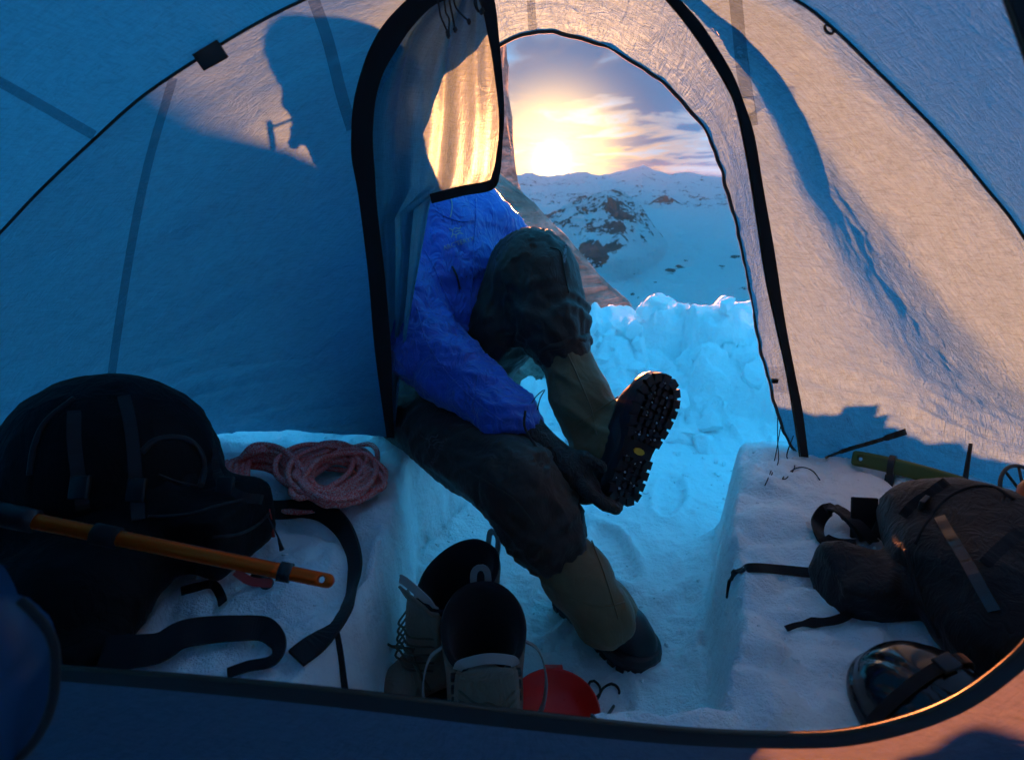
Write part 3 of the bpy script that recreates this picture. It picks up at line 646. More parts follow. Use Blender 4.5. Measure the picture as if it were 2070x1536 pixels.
# door zip: black storm strip on the panel edges
def strip(name, outer, inner, n=90, th=0.004):
    A = spline(Y3(outer), n); B = spline(Y3(inner), n); return ribbon2(name, A, B, M_BLACK, TENT, th)
ZO = 0.010
def yl(py): return np.interp(py, [-60, 0, 104, 210, 345, 560, 884], [1.11, 1.12, 1.16, 1.20, 1.24, 1.29, 1.34])-ZO
strip('zip_strip', [(x, y, yl(y)) for x, y in ((905, -62), (860, -32), (822, 0), (776, 49), (746, 101), (726, 159), (714, 213), (710, 273), (711, 320), (720, 369), (728, 420), (745, 560), (757, 700), (770, 800), (782, 884))],
      [(x, y, yl(y)) for x, y in ((930, -20), (915, -8), (898, 2), (871, 16), (833, 55), (798, 107), (773, 153), (759, 205), (754, 260), (754, 301), (758, 355), (762, 420), (778, 560), (790, 700), (793, 800), (797, 884))])
def yr(py): return np.interp(py, [-60, 4, 106, 212, 412, 650, 922], [1.11, 1.12, 1.16, 1.20, 1.26, 1.33, 1.40])-ZO
rl = [(1300, -55), (1353, 3), (1387, 44), (1431, 106), (1469, 169), (1491, 219), (1512, 319), (1531, 437), (1550, 562), (1569, 650), (1591, 750), (1606, 837), (1619, 922)]
rr_ = [(1330, -55), (1381, 6), (1419, 50), (1456, 106), (1484, 156), (1503, 206), (1525, 275), (1544, 387), (1566, 512), (1587, 650), (1606, 750), (1622, 831), (1634, 924)]
strip('zip_strip', [(x, y, yr(y)) for x, y in rl], [(x, y, yr(y)) for x, y in rr_])
tube('zip_coil', spline(Y3([(x-2, y+1, yr(y)+0.002) for x, y in rl]), 120), 0.0022, M_COIL, TENT, 5)
# the door itself, gathered to one side and hanging half open
s_of = [0, .06, .13, .20, .27, .33, .38, .42, .46, .50, .56, .66, .80, .90, 1.0]
bpx = [(962, -40), (985, 5), (997, 70), (1006, 140), (1014, 232), (1010, 305), (1003, 352), (990, 375), (935, 386), (872, 402), (864, 440), (850, 520), (826, 650), (808, 770), (797, 880)]
by = [1.10, 1.13, 1.15, 1.165, 1.18, 1.19, 1.195, 1.20, 1.21, 1.225, 1.235, 1.255, 1.29, 1.32, 1.345]
bp = Y3([(x, y, yv) for (x, y), yv in zip(bpx, by)]); ss = np.linspace(0, 1, 150)
fa = spline(str_l[2:], 150)+np.array([0, 0.004, 0]); fb = np.stack([np.interp(ss, s_of, bp[:, k]) for k in range(3)], -1)
def bow_flap(S, T):
    w = np.sin(np.pi*T)**0.7*(1-0.5*S); b = w*(0.030*np.sin(T*17+S*3)+0.014*np.sin(T*37+2))*0.8+0.02*np.sin(np.pi*T)
    return np.stack([0*S, b, 0*S], -1)
def disp_flap(us, vs, S, T): return np.sin(np.pi*T)**0.5*(0.006*fbm(p3(us*5, vs*9, 61), 3)+0.003*crease(us, vs, -0.3, 14, 24, 63)+0.004*crease(us, vs, 0.1, 3, 22, 66))
FLAP = loft('door_flap', fa, fb, 70, M_DOOR, TENT, disp_flap, bow_flap)
ce = spline(bp[:10]+np.array([0, -0.006, 0]), 90); wd = np.interp(np.linspace(0, 1, 90), [0, 0.25, 0.55, 0.68, 0.74, 1.0], [0.030, 0.016, 0.008, 0.014, 0.020, 0.019])
strap('flap_zip', ce, wd, np.array([0.15, -1, 0.1]), M_BLACK, TENT, 0.004)
# cords that hold the rolled door
for pts in ([(884, -12), (890, 30), (897, 48), (905, 66)], [(897, -12), (901, 25), (908, 40), (906, 72)], [(905, -12), (912, 20), (917, 45), (920, 60)], [(915, -12), (921, 15), (935, 32), (948, 44)], [(958, -10), (960, 12), (967, 24), (975, 22)], [(962, -10), (964, 14), (970, 26), (973, 24)]):
    C = spline(Y3([(x, y, 1.09) for x, y in pts]), 16); tube('door_cord', C, 0.0017, M_CORD, TENT, 6)
    bmv, bf = tube_data(np.array([C[-1]+np.array([0, 0, 0.004]), C[-1], C[-1]-np.array([0, 0, 0.005])]), [0.002, 0.0042, 0.002], 8); mesh_obj('cord_knot', bmv, bf, M_CORD, TENT)
# buckle on the arch
c = on(BW, 421, 106, 0.012); e1 = unit(on(BW, 450, 90, 0.012)-c); e2 = unit(np.cross(e1, ray(421, 106)))
v, f = box_data(c, (0.022, 0.006, 0.018), np.stack([e1, np.cross(e2, e1), e2], 1)); bevel_obj(mesh_obj('clip', v, f, M_PLAST, TENT), 0.002)
a = np.linspace(0, 2*math.pi, 16); tube('clip_ring', np.array([on(BW, 434+8*math.cos(q), 122+7*math.sin(q), 0.012) for q in a]), 0.0016, M_PLAST, TENT, 6)
tube('clip_ring', np.array([on(BW, 1676+8*math.cos(q)+4*math.sin(q), 60+9*math.sin(q), 0.010) for q in a]), 0.0022, M_PLAST, TENT, 6)
# reinforced tab with a toggle low on the opening, and the loose guy cords by it
def patch(name, q, mat, off): mesh_obj(name, [on(BW, x, y, off) for x, y in q], [tuple(range(len(q)))], mat, TENT, smooth=False)
patch('corner_tab', [(1552, 742), (1584, 740), (1596, 796), (1568, 792)], M_TAPE, 0.004)
v, f = box_data(on(BW, 1566, 770, 0.010), (0.008, 0.005, 0.006)); bevel_obj(mesh_obj('toggle', v, f, M_PLAST, TENT), 0.002)
def snowpt(px, py, up=0.0):
    r = Vector(ray(px, py)).normalized(); h = BSNOW.ray_cast(Vector(CAM), r); return np.array(h[0])+np.array([0, 0, up])
tube('guy_cord', spline(np.vstack([aty(1572, 836, 1.40), aty(1572, 890, 1.37), snowpt(1573, 935, .004), snowpt(1560, 960, .003), snowpt(1546, 982, .002), snowpt(1552, 970, .003), snowpt(1566, 930, .004), aty(1580, 850, 1.39)]), 50), 0.0013, M_CORD, TENT, 5)
tube('guy_cord', spline(np.vstack([aty(1604, 880, 1.39), snowpt(1590, 925, .004), snowpt(1606, 945, .003), snowpt(1590, 968, .003), snowpt(1582, 968, .003), snowpt(1612, 948, .004), snowpt(1640, 952, .003), snowpt(1657, 972, .003)]), 50), 0.0016, M_CORD, TENT, 5)

# inner door: fabric wall between camera and porch, with its own black zip rim
YI = 0.465
RIMP = [(100, 1345), (400, 1368), (700, 1396), (1000, 1432), (1300, 1466), (1500, 1480), (1680, 1480), (1820, 1452), (1930, 1408), (2020, 1345), (2080, 1285), (2150, 1180), (2200, 1030), (2215, 830), (2190, 560), (2130, 300), (2055, 60), (1960, -170),
        (1800, -400), (1500, -590), (1100, -670), (700, -630), (300, -490), (0, -290), (-150, 0), (-215, 420), (-210, 800), (-160, 1080), (-90, 1250), (0, 1322)]
rim = spline(Y3([(x, y, YI+0.06*max(0, (800-y)/1500)) for x, y in RIMP]), 240, closed=True); rcn = np.array([0, YI, 0.95])
def rim_off(d): return rim+unit((rim-rcn)*np.array([1, 0, 1]))*d
rc_ = np.vstack([rim_off(0.0), rim_off(0.0)[:1]]); ro_ = np.vstack([rim_off(0.021), rim_off(0.021)[:1]])
ribbon2('inner_zip', rc_, ro_, M_BLACK, TENT, 0.007)
zc = np.vstack([rim_off(-0.0005), rim_off(-0.0005)[:1]])+np.array([0, -0.001, 0.0]); tube('inner_zip_coil', zc, 0.0022, M_COIL, TENT, 6)
outer = rim_off(0.6); ox = np.clip(outer[:, 0], -1.25, 1.25); oz = np.clip(outer[:, 2], 0.335, 1.40-0.55*np.abs(ox)**2); outer = np.stack([ox, outer[:, 1]*0+YI+0.03, oz], -1)
def disp_inner(us, vs, S, T): return np.sin(np.pi*np.clip(T, 0, 1))**0.5*(0.006*crease(us, vs, 0.02, 3, 30, 71)+0.004*fbm(p3(us*4, vs*16, 72), 3))
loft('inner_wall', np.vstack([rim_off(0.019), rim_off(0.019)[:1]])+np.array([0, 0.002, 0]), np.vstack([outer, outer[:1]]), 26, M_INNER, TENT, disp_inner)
# rolled inner door bunched in the lower corner
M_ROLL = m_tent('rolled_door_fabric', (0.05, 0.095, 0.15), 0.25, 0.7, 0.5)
rp = np.array([atd(-130, 1130, .46), atd(-105, 1235, .45), atd(-58, 1325, .44), atd(-56, 1410, .44), atd(-92, 1490, .43), atd(-140, 1590, .42)])
def sdroll(p):
    d = chain(p, rp, [.026, .034, .040, .040, .034, .030], .03); q = p-rp[2]; return d+0.004*np.sin(150*(q@unit(rp[3]-rp[1])*0.35+q@unit(np.cross(rp[3]-rp[1], FWD))))
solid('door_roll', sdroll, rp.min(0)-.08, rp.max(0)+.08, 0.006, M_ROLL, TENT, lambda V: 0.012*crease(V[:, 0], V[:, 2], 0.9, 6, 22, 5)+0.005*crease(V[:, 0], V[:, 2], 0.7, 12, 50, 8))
edge = np.array([atd(x, y, .435) for x, y in ((40, 1212), (84, 1256), (108, 1300), (112, 1360), (104, 1425), (78, 1485), (42, 1530), (0, 1570))]); tube('roll_piping', spline(edge, 40), 0.0035, M_BLACK, TENT, 6)
# ================================================================== the person sitting in the doorway
M_JACKET = m_cloth('blue_jacket_fabric', (0.017, 0.085, 0.50), 0.38, 700, 0.0004, 0.25, 0.25, 0.5, 0.0040, 24)
M_PANTS = m_cloth('dark_insulated_fabric', (0.026, 0.012, 0.007), 0.55, 800, 0.0004, 0.08, 0.3, 0.45, 0.0010, 30)
M_GAITER = m_cloth('olive_gaiter_fabric', (0.18, 0.115, 0.055), 0.6, 900, 0.0004, 0.12, 0.2, 0.35, 0.002, 9)
M_RUBBER = m_plain('black_rubber', (0.012, 0.012, 0.015), 0.42, bump=0.0008, scale=120)
M_GLOVE = m_cloth('black_glove_leather', (0.013, 0.011, 0.011), 0.55, 600, 0.0005, 0.05, 0.2, 0.4, 0.003, 50)
M_SKIN = m_plain('skin', (0.45, 0.26, 0.19), 0.5)
M_WOOL = m_cloth('dark_wool', (0.03, 0.03, 0.035), 0.9, 300, 0.002)
M_LOGO = m_plain('pale_print', (0.30, 0.30, 0.36), 0.6)
M_LOGOD = m_plain('grey_print', (0.13, 0.12, 0.13), 0.6)
M_ORANGE = m_plain('orange_trim', (0.75, 0.22, 0.02), 0.5)
M_YELLOW = m_plain('yellow_badge', (0.80, 0.42, 0.03), 0.5)
M_ICE = m_plain('ice_crumbs', (0.75, 0.85, 0.92), 0.25)
PERSON = empty('person', (-0.26, 1.55, BENCH)); tag(PERSON, 'person in blue jacket and dark trousers seated in doorway, pulling on a boot', 'person')

hipA = np.array([-.27, 1.50, .43]); kneeA = atz(1040, 980, .42); ankA = atz(1222, 1245, .14)
footA = atz(1268, 1300, .03); heelA = atz(1205, 1282, .02); toeA = atz(1335, 1318, .02); uA = unit(np.array([.62, -.78, 0]))
RA = np.stack([uA, np.cross([0, 0, 1], uA), np.array([0, 0, 1.])], 1); tA = atz(1312, 1318, .04); oA = np.array([tA[0], tA[1], 0])-uA*.14; oA[2] = snow_z(oA[0], oA[1])-.012
hipB = np.array([-.13, 1.62, .46]); kneeB = aty(1078, 545, 1.50)
uB = unit(RIGHT*0.36+UP*0.93+FWD*0.05); nB = RIGHT*0.46-FWD*0.88; nB = unit(nB-uB*(nB@uB)); zB = -nB
RB = np.stack([uB, np.cross(zB, uB), zB], 1); oB = atd(1304, 893, 1.27)
def loc(R, o, x, y, z): return o+R@np.array([x, y, z])
ankB = loc(RB, oB, -.065, 0, .13)
# inner body: one continuous figure under the clothes
pel = np.array([-.25, 1.60, .45]); che = np.array([-.20, 1.63, .80]); nec = np.array([-.235, 1.65, 1.05])
shA = np.array([-.335, 1.57, .93]); elA = aty(850, 695, 1.40); wrA = atd(1052, 868, 1.29)
shB = np.array([-.085, 1.70, .93]); elB = np.array([.05, 1.75, .80]); wrB = np.array([.10, 1.62, .66])
hd = np.array([-.290, 1.62, 1.176]); ht = math.radians(-14); RH = np.array([[math.cos(ht), 0, math.sin(ht)], [0, 1, 0], [-math.sin(ht), 0, math.cos(ht)]])
def H(x, y, z): return hd+RH@np.array([x, y, z])
def sd_head(p):
    d = sd_ell(p, H(0.01, 0, .03), (.095, .076, .105), RH); d = smin(d, sd_ell(p, H(-.035, 0, -.045), (.062, .058, .080), RH), .03)
    d = smin(d, sd_cone(p, H(-.092, 0, .015), H(-.118, 0, -.028), .009, .014), .012); d = smin(d, sd_ell(p, H(-.080, 0, .035), (.022, .055, .014), RH), .015)
    d = smin(d, sd_ell(p, H(-.097, 0, -.058), (.010, .024, .008), RH), .008); d = smin(d, sd_ell(p, H(-.094, 0, -.074), (.010, .022, .008), RH), .008); d = smin(d, sd_ell(p, H(-.080, 0, -.108), (.024, .03, .018), RH), .02)
    for s in (-1, 1):
        d = smin(d, sd_ell(p, H(.012, s*.078, -.005), (.020, .010, .032), RH), .006); d = smax(d, -sd_ell(p, H(-.096, s*.032, .012), (.014, .018, .011), RH), .008)
    return d
def sd_body(p):
    d = chain(p, [pel, che, nec], [.12, .125, .052], .05); d = smin(d, chain(p, [hipA, kneeA, ankA], [.075, .055, .045], .03), .04); d = smin(d, chain(p, [hipB, kneeB, ankB], [.075, .06, .045], .03), .04)
    d = smin(d, chain(p, [che+np.array([-.03, 0, .1]), shA, elA, wrA], [.07, .055, .042, .03], .03), .03); d = smin(d, chain(p, [che+np.array([.03, 0, .1]), shB, elB, wrB], [.07, .055, .042, .03], .03), .03)
    d = smin(d, sd_cone(p, nec, H(.015, 0, -.06), .055, .052), .03); return smin(d, sd_head(p), .02)
solid('body', sd_body, (-.6, .85, .08), (.40, 1.9, 1.4), .012, M_SKIN, PERSON)
def cwr(seed, a=1.0, fx=9.0):
    def f(V):
        q = V*fx+0.35*np.stack([vnoise(V*6+seed), vnoise(V*6+seed+9), vnoise(V*6+seed+19)], -1)
        return a*(0.010*(ridged(q*np.array([1, 1, 1.5])+seed, 4)-0.62)+0.004*(ridged(V*30+seed, 3)-0.62)+0.006*fbm(V*5+seed, 2))
    return f
def limb_wr(segs, fa, fp, amp, seed, k2=0.35):
    """folds that follow the limbs: fa along, fp across"""
    def f(V):
        best = np.full(len(V), 9.0); Q = np.zeros_like(V)
        for a, b in segs:
            ax = unit(b-a); L = np.linalg.norm(b-a); t = (V-a)@ax; pr = V-a-t[:, None]*ax; dd = np.hypot(np.linalg.norm(pr, axis=1), np.maximum(0, np.maximum(-t, t-L))); m = dd < best
            best[m] = dd[m]; u = unit(np.cross(ax, [0.2, 0.3, 0.9])); v = np.cross(ax, u); ang = np.arctan2(pr@v, pr@u)
            Q[m] = np.stack([t*fa+0.9*np.sin(ang), 1.0*fp*np.cos(ang)/12+t*2, 1.0*fp*np.sin(ang)/12], -1)[m]
        Q = Q+0.5*np.stack([vnoise(V*7+seed), vnoise(V*7+seed+5), vnoise(V*7+seed+11)], -1)
        w = 0.45+0.55*sstep(-.35, .35, vnoise(V*5+seed+3))
        return amp*w*((ridged(Q+seed, 3)-0.66)+k2*(ridged(Q*2.3+seed+7, 2)-0.66))+0.35*amp*fbm(V*6+seed, 2)
    return f
def sd_jacket(p):
    d = chain(p, [pel+np.array([.0, .0, .02]), che, nec+np.array([0, 0, -.05])], [.158, .160, .105], .06)
    a = chain(p, [che+np.array([-.02, 0, .10]), shA, elA, wrA+unit(elA-wrA)*.035], [.10, .092, .080, .064], .04); d = smin(d, a, .018)
    b = chain(p, [che+np.array([.03, 0, .1]), shB, elB, wrB], [.10, .085, .072, .055], .04); d = smin(d, b, .03)
    d = smin(d, sd_cone(p, nec+np.array([0, 0, -.03]), nec+np.array([0, .0, .05]), .085, .078), .03)
    # baffles of the insulated sleeve and body
    t = np.clip(((p-elA)@(wrA-elA))/((wrA-elA)@(wrA-elA)), -.2, 1.1); d = d-0.005*np.abs(np.sin(t*13))*(a < d+.01)
    return d-0.004*np.abs(np.sin(p[..., 2]*38+p[..., 0]*6))
JACKET = solid('jacket', sd_jacket, (-.56, 1.1, .25), (.22, 1.95, 1.2), .0072, M_JACKET, PERSON, limb_wr([(pel, che), (che, nec), (shA, elA), (elA, wrA), (shB, elB)], 13, 11, .042, 3, .3))
cuffA = kneeA+(ankA-kneeA)*0.42; cuffB = kneeB+(ankB-kneeB)*0.44
def sd_pants(p):
    d = chain(p, [hipA+np.array([-.03, .02, 0]), kneeA, cuffA+(kneeA-cuffA)*.3, cuffA], [.112, .086, .082, .074], .04)
    b = chain(p, [hipB+np.array([-.02, 0, 0]), hipB+(kneeB-hipB)*.55, kneeB, cuffB+(kneeB-cuffB)*.35, cuffB], [.118, .112, .096, .086, .074], .05)
    d = smin(d, b, .03); d = smin(d, sd_ell(p, pel+np.array([0, 0, -.01]), (.17, .15, .12)), .05)
    k = kneeB+(cuffB-kneeB)*.1; d = smin(d, sd_ell(p, k+np.array([.03, -.03, 0]), (.078, .074, .09)), .03)
    for kn, cf, n in ((kneeA, cuffA, 40), (kneeB, cuffB, 42)):
        ax = cf-kn; L = np.linalg.norm(ax); t = ((p-kn)@ax)/(L*L); d = d-0.006*np.sin(t*L*150+6*vnoise(p*9))*np.exp(-((t-.72)/.22)**2)*(np.linalg.norm(p-kn-t[..., None]*ax, axis=-1) < .15)
    return d
PANTS = solid('trousers', sd_pants, (-.52, .82, .20), (.30, 1.86, 1.03), .0074, M_PANTS, PERSON, limb_wr([(hipA, kneeA), (kneeA, cuffA), (hipB, kneeB), (kneeB, cuffB)], 10, 24, .020, 11, .3))
for s, (cf, kn, an) in enumerate(((cuffA, kneeA, ankA), (cuffB, kneeB, ankB))):
    ax = unit(kn-cf); a = np.linspace(0, 2*math.pi, 40); u = unit(np.cross(ax, [0.3, 0.2, 0.9])); v = np.cross(ax, u); o = cf-ax*0.004
    tube('trouser_cuff', o+0.070*(np.cos(a)[:, None]*u+np.sin(a)[:, None]*v)+0.004*np.sin(a*7)[:, None]*ax, 0.010, M_PANTS, PERSON, 10)
# elastic sleeve cuff and jacket hem
ax = unit(wrA-elA); a = np.linspace(0, 2*math.pi, 40); u = unit(np.cross(ax, [0.3, 0.2, 0.9])); v = np.cross(ax, u); o = wrA-ax*.012
tube('sleeve_cuff', o+(0.060+.002*np.sin(a*11))[:, None]*(np.cos(a)[:, None]*u+np.sin(a)[:, None]*v), .008, M_JACKET, PERSON, 10)
# gaiters
def mk_gaiter(cf, an, R, o, seed, flare):
    top = cf+unit(cf-an)*.03
    def f(p):
        d = chain(p, [top, cf+(an-cf)*.5, an, loc(R, o, -.045, 0, .085)], [.062, .066, .060, .058], .04); d = smin(d, sd_ell(p, loc(R, o, .01, 0, .075), (.10, .052, .050), R), .04)
        return smax(d, -((p-o)@R[:, 2]-.050), .01)
    lo = np.minimum(top, o)-.2; hi = np.maximum(top, o)+.2
    return solid('gaiter', f, lo, hi, .007, M_GAITER, PERSON, limb_wr([(top, an)], 11, 12, .020, seed, .1))
GA_ = [mk_gaiter(cuffA, ankA, RA, oA, 4, 0), mk_gaiter(cuffB, ankB, RB, oB, 9, 0)]
# boots
OUT = spline([(.158, .0), (.146, .032), (.105, .052), (.045, .050), (-.02, .038), (-.09, .040), (-.135, .034), (-.150, 0), (-.135, -.034), (-.09, -.040), (-.02, -.040), (.045, -.053), (.105, -.055), (.146, -.034)], 56, closed=True)*np.array([1.0, 1.14])
def inside(pt): 
    x, y = pt; c = False; j = len(OUT)-1
    for i in range(len(OUT)):
        if (OUT[i, 1] > y) != (OUT[j, 1] > y) and x < (OUT[j, 0]-OUT[i, 0])*(y-OUT[i, 1])/(OUT[j, 1]-OUT[i, 1])+OUT[i, 0]: c = not c
        j = i
    return c
def mk_boot(R, o):
    def f(p):
        q = (p-o)@R
        d = chain(q, [np.array([-.100, 0, .060]), np.array([-.01, 0, .055]), np.array([.070, 0, .050]), np.array([.112, 0, .045])], [.050, .049, .050, .040], .04); d = smin(d, sd_ell(q, (-.07, 0, .11), (.062, .050, .05)), .03)
        return smax(smax(d, .022-q[..., 2], .008), q[..., 2]-.125, .02)
    b = solid('boot', f, o-.26, o+.26, .006, M_RUBBER, PERSON)
    n = len(OUT); V = []
    for z, k in ((.012, 1.0), (.030, 1.02), (.042, 1.0), (.046, .93)): V += [loc(R, o, x*k, y*k, z) for x, y in OUT]
    fc = [(k*n+i, k*n+(i+1) % n, (k+1)*n+(i+1) % n, (k+1)*n+i) for k in range(3) for i in range(n)]+[tuple(range(n))[::-1], tuple(3*n+i for i in range(n))]
    mesh_obj('sole', V, fc, M_RUBBER, b, smooth=False)
    parts = []; ice = []; rng = np.random.default_rng(5)
    for i in range(0, n, 2):                                               # edge lugs
        x, y = OUT[i]; t = unit(OUT[(i+1) % n]-OUT[i-1]); nn = np.array([t[1], -t[0]]); 
        if -.045 < x < -.005: continue
        c = np.array([x, y])-nn*(-.0085 if np.dot(nn, [x, y]) < 0 else .0085)
        Rz = np.stack([np.r_[t, 0], np.r_[nn, 0], [0, 0, 1]], 1); v, ff = box_data((c[0], c[1], .009), (.0095, .010, .0065), Rz); v[:4] = v[:4]*np.array([1, 1, 1]); parts.append((np.array([loc(R, o, *q) for q in v]), ff))
    for x in np.arange(-.125, .14, .0185):
        for y in np.arange(-.028, .03, .018):
            if -.05 < x < -.003 or not inside((x*1.12, y*1.5)): continue
            a = rng.uniform(0, math.pi); c2, s2 = math.cos(a), math.sin(a); v, ff = box_data((x+rng.uniform(-.002, .002), y, .008), (.0066, .0054, .0065), np.array([[c2, -s2, 0], [s2, c2, 0], [0, 0, 1]])); parts.append((np.array([loc(R, o, *q) for q in v]), ff))
            for _ in range(2):
                if rng.random() < .45:
                    v, ff = box_data((x+rng.uniform(-.01, .01), y+rng.uniform(-.01, .01), rng.uniform(.003, .010)), rng.uniform(.0008, .0024, 3), basis(rng.normal(size=3), rng.normal(size=3))); ice.append((np.array([loc(R, o, *q) for q in v]), ff))
    V, ff = join_data(parts); mesh_obj('tread', V, ff, M_RUBBER, b, smooth=False)['kind'] = 'stuff'
    V, ff = join_data(ice); s = mesh_obj('packed_ice', V, ff, M_ICE, b, smooth=False); s['kind'] = 'stuff'
    a = np.linspace(0, 2*math.pi, 8, endpoint=False)
    V = [loc(R, o, -.025+.008*math.cos(q), .002+.016*math.sin(q), z) for z in (.013, .0085) for q in a]; mesh_obj('sole_badge', V, [tuple(range(8)), tuple(range(15, 7, -1))]+[(i, (i+1) % 8, 8+(i+1) % 8, 8+i) for i in range(8)], M_YELLOW, b, smooth=False)
    v, ff = box_data((.048, -.0, .101), (.010, .018, .003)); v[:, 2] -= 0.0; mesh_obj('trim_tab', np.array([loc(R, o, *q) for q in v]), ff, M_ORANGE, b, smooth=False)
    return b
mk_boot(RA, oA); mk_boot(RB, oB)
# gloves: the near hand cups the heel of the raised boot, its fingers curling under it
def mk_glove(name, wr, el, palm, knuck, tips, thumb, h=.0055):
    def f(p):
        d = chain(p, [wr+unit(el-wr)*.055, wr, palm], [.060, .043, .041], .03); d = smin(d, chain(p, [palm, (knuck[1]+knuck[2])/2], [.040, .036], .03), .02)
        for k, (m, t) in zip(knuck, tips): d = smin(d, chain(p, [palm*.35+k*.65, k, m, t], [.016, .0145, .0130, .0120], .006), .007)
        return smin(d, chain(p, thumb, [.022, .016, .0135], .01), .012)
    pts = np.vstack([wr, el, palm, *knuck, *[q for t in tips for q in t], *thumb]); lo = np.minimum(wr, pts[2:].min(0))-.09; hi = np.maximum(wr, pts[2:].max(0))+.09
    return solid(name, f, lo, hi, h, M_GLOVE, PERSON, lambda V: 0.004*(ridged(V*17, 3)-.6))
palm = atd(1150, 952, 1.27)
kn_ = [atd(1186, 992, 1.215), atd(1184, 990, 1.245), atd(1180, 984, 1.277), atd(1178, 978, 1.308)]
tp_ = [(atd(1222, 1020, 1.212), atd(1246, 1030, 1.222)), (atd(1226, 1018, 1.245), atd(1250, 1026, 1.252)), (atd(1222, 1010, 1.278), atd(1246, 1018, 1.284)), (atd(1212, 1000, 1.308), atd(1234, 1010, 1.312))]
mk_glove('glove', wrA, elA, palm, kn_, tp_, [atd(1140, 930, 1.275), atd(1180, 926, 1.255), atd(1216, 944, 1.245)])
pB = wrB+np.array([.03, -.06, -.05]); kB = [pB+np.array([.02+.006*i, -.05, .03-.02*i]) for i in range(4)]
mk_glove('glove', wrB, elB, pB, kB, [(k+np.array([.0, -.03, -.015]), k+np.array([-.012, -.045, -.03])) for k in kB], [pB+np.array([-.01, -.01, .03]), pB+np.array([-.02, -.04, .04]), pB+np.array([-.02, -.06, .03])], .007)
tube('glove_leash', spline(np.array([atd(1062, 830, 1.21), atd(1060, 860, 1.205), atd(1072, 885, 1.20), atd(1086, 905, 1.20)]), 20), .0028, M_CORD, PERSON, 6)
tube('drawcord', spline(np.array([atd(1070, 822, 1.26), atd(1085, 800, 1.27), atd(1101, 788, 1.28), atd(1092, 805, 1.27), atd(1086, 828, 1.26)]), 24), .0013, M_CORD, PERSON, 5)
# hat and spectacles
def sd_hat(p):
    d = sd_ell(p, H(.042, 0, .036), (.112, .098, .094), RH); q = (p-hd)@RH
    d = smax(d, .030+.25*(q[..., 0]+.02)*-.15-q[..., 2], .01); return smin(d, smax(sd_ell(p, H(.036, 0, .042), (.114, .102, .058), RH), np.abs(q[..., 2]-.048)-.024, .01), .008)
solid('knit_hat', sd_hat, hd-.2, hd+.22, .006, M_WOOL, PERSON)
gl = empty('spectacles', hd); gl.parent = PERSON; gl.matrix_parent_inverse = PERSON.matrix_world.inverted(); a = np.linspace(0, 2*math.pi, 24)
for s in (-1, 1):
    tube('rim', np.array([H(-.146+.010*math.sin(q), s*.033+.024*math.cos(q), -.006+.022*math.sin(q)) for q in a]), .0022, M_PLAST, gl, 6)
    tube('temple', spline(np.array([H(-.142, s*.056, .006), H(-.07, s*.074, .014), H(.0, s*.082, .014), H(.02, s*.082, -.004)]), 16), .0020, M_PLAST, gl, 6)
tube('bridge', np.array([H(-.142, -.010, .002), H(-.146, 0, .004), H(-.142, .010, .002)]), .002, M_PLAST, gl, 6)

# printed lettering and emblems, laid onto the garments
def text_mesh(body):
    cu = bpy.data.curves.new('lettering', 'FONT'); cu.body = body; cu.size = 1.0; cu.resolution_u = 2; ob = bpy.data.objects.new('lettering', cu); COL.objects.link(ob)
    bpy.context.view_layer.update(); me = bpy.data.meshes.new_from_object(ob.evaluated_get(bpy.context.evaluated_depsgraph_get())); bpy.data.objects.remove(ob)
    V = np.array([v.co[:] for v in me.vertices]); Fc = [tuple(p.vertices) for p in me.polygons]; bpy.data.meshes.remove(me); return V, Fc
def decal(name, V2, Fc, bv, mat, parent, off=.0022):
    P = np.array([on(bv, x, y, off) for x, y in V2]); return mesh_obj(name, P, Fc, mat, parent, smooth=False)
def lettering(body, org, ang, size, bv, mat, parent, squash=1.0):
    V, Fc = text_mesh(body); c, s = math.cos(ang), math.sin(ang); x = V[:, 0]*size*squash; y = V[:, 1]*size
    decal('lettering', np.stack([org[0]+x*c+y*s, org[1]+x*s-y*c], -1), Fc, bv, mat, parent)
def emblem(org, ang, sc, bv, mat, parent):
    segs = [((0, 0), (5, 4)), ((5, 4), (10, 1)), ((10, 1), (15, 5)), ((5, 4), (3, 10)), ((3, 10), (8, 13)), ((8, 13), (14, 11)), ((14, 11), (20, 14)), ((8, 8), (12, 7)), ((12, 7), (17, 9)), ((3, 10), (0, 15)), ((15, 5), (19, 2)), ((8, 13), (7, 18))]
    c, s = math.cos(ang), math.sin(ang); V = []; Fc = []
    for a, b in segs:
        a = np.array(a, float); b = np.array(b, float); t = unit(b-a); n = np.array([-t[1], t[0]])*.75; k = len(V)
        V += [a-n, b-n, b+n, a+n]; Fc.append((k, k+1, k+2, k+3))
    V = np.array(V)*sc; decal('emblem', np.stack([org[0]+V[:, 0]*c-V[:, 1]*s, org[1]+V[:, 0]*s+V[:, 1]*c], -1), Fc, bv, mat, parent)
BJ = bvh_of([JACKET]); BP = bvh_of([PANTS])
lettering("ARC'TERYX", (897, 506), -0.32, 13, BJ, M_LOGO, PERSON); emblem((908, 462), -0.25, 1.25, BJ, M_LOGO, PERSON)
lettering("ARC'TERYX", (876, 940), -1.05, 12, BP, M_LOGOD, PERSON); emblem((858, 886), -0.4, 1.5, BP, M_LOGOD, PERSON)
lettering("ARC'TERYX", (1143, 532), -1.45, 8, BP, M_LOGO, PERSON)
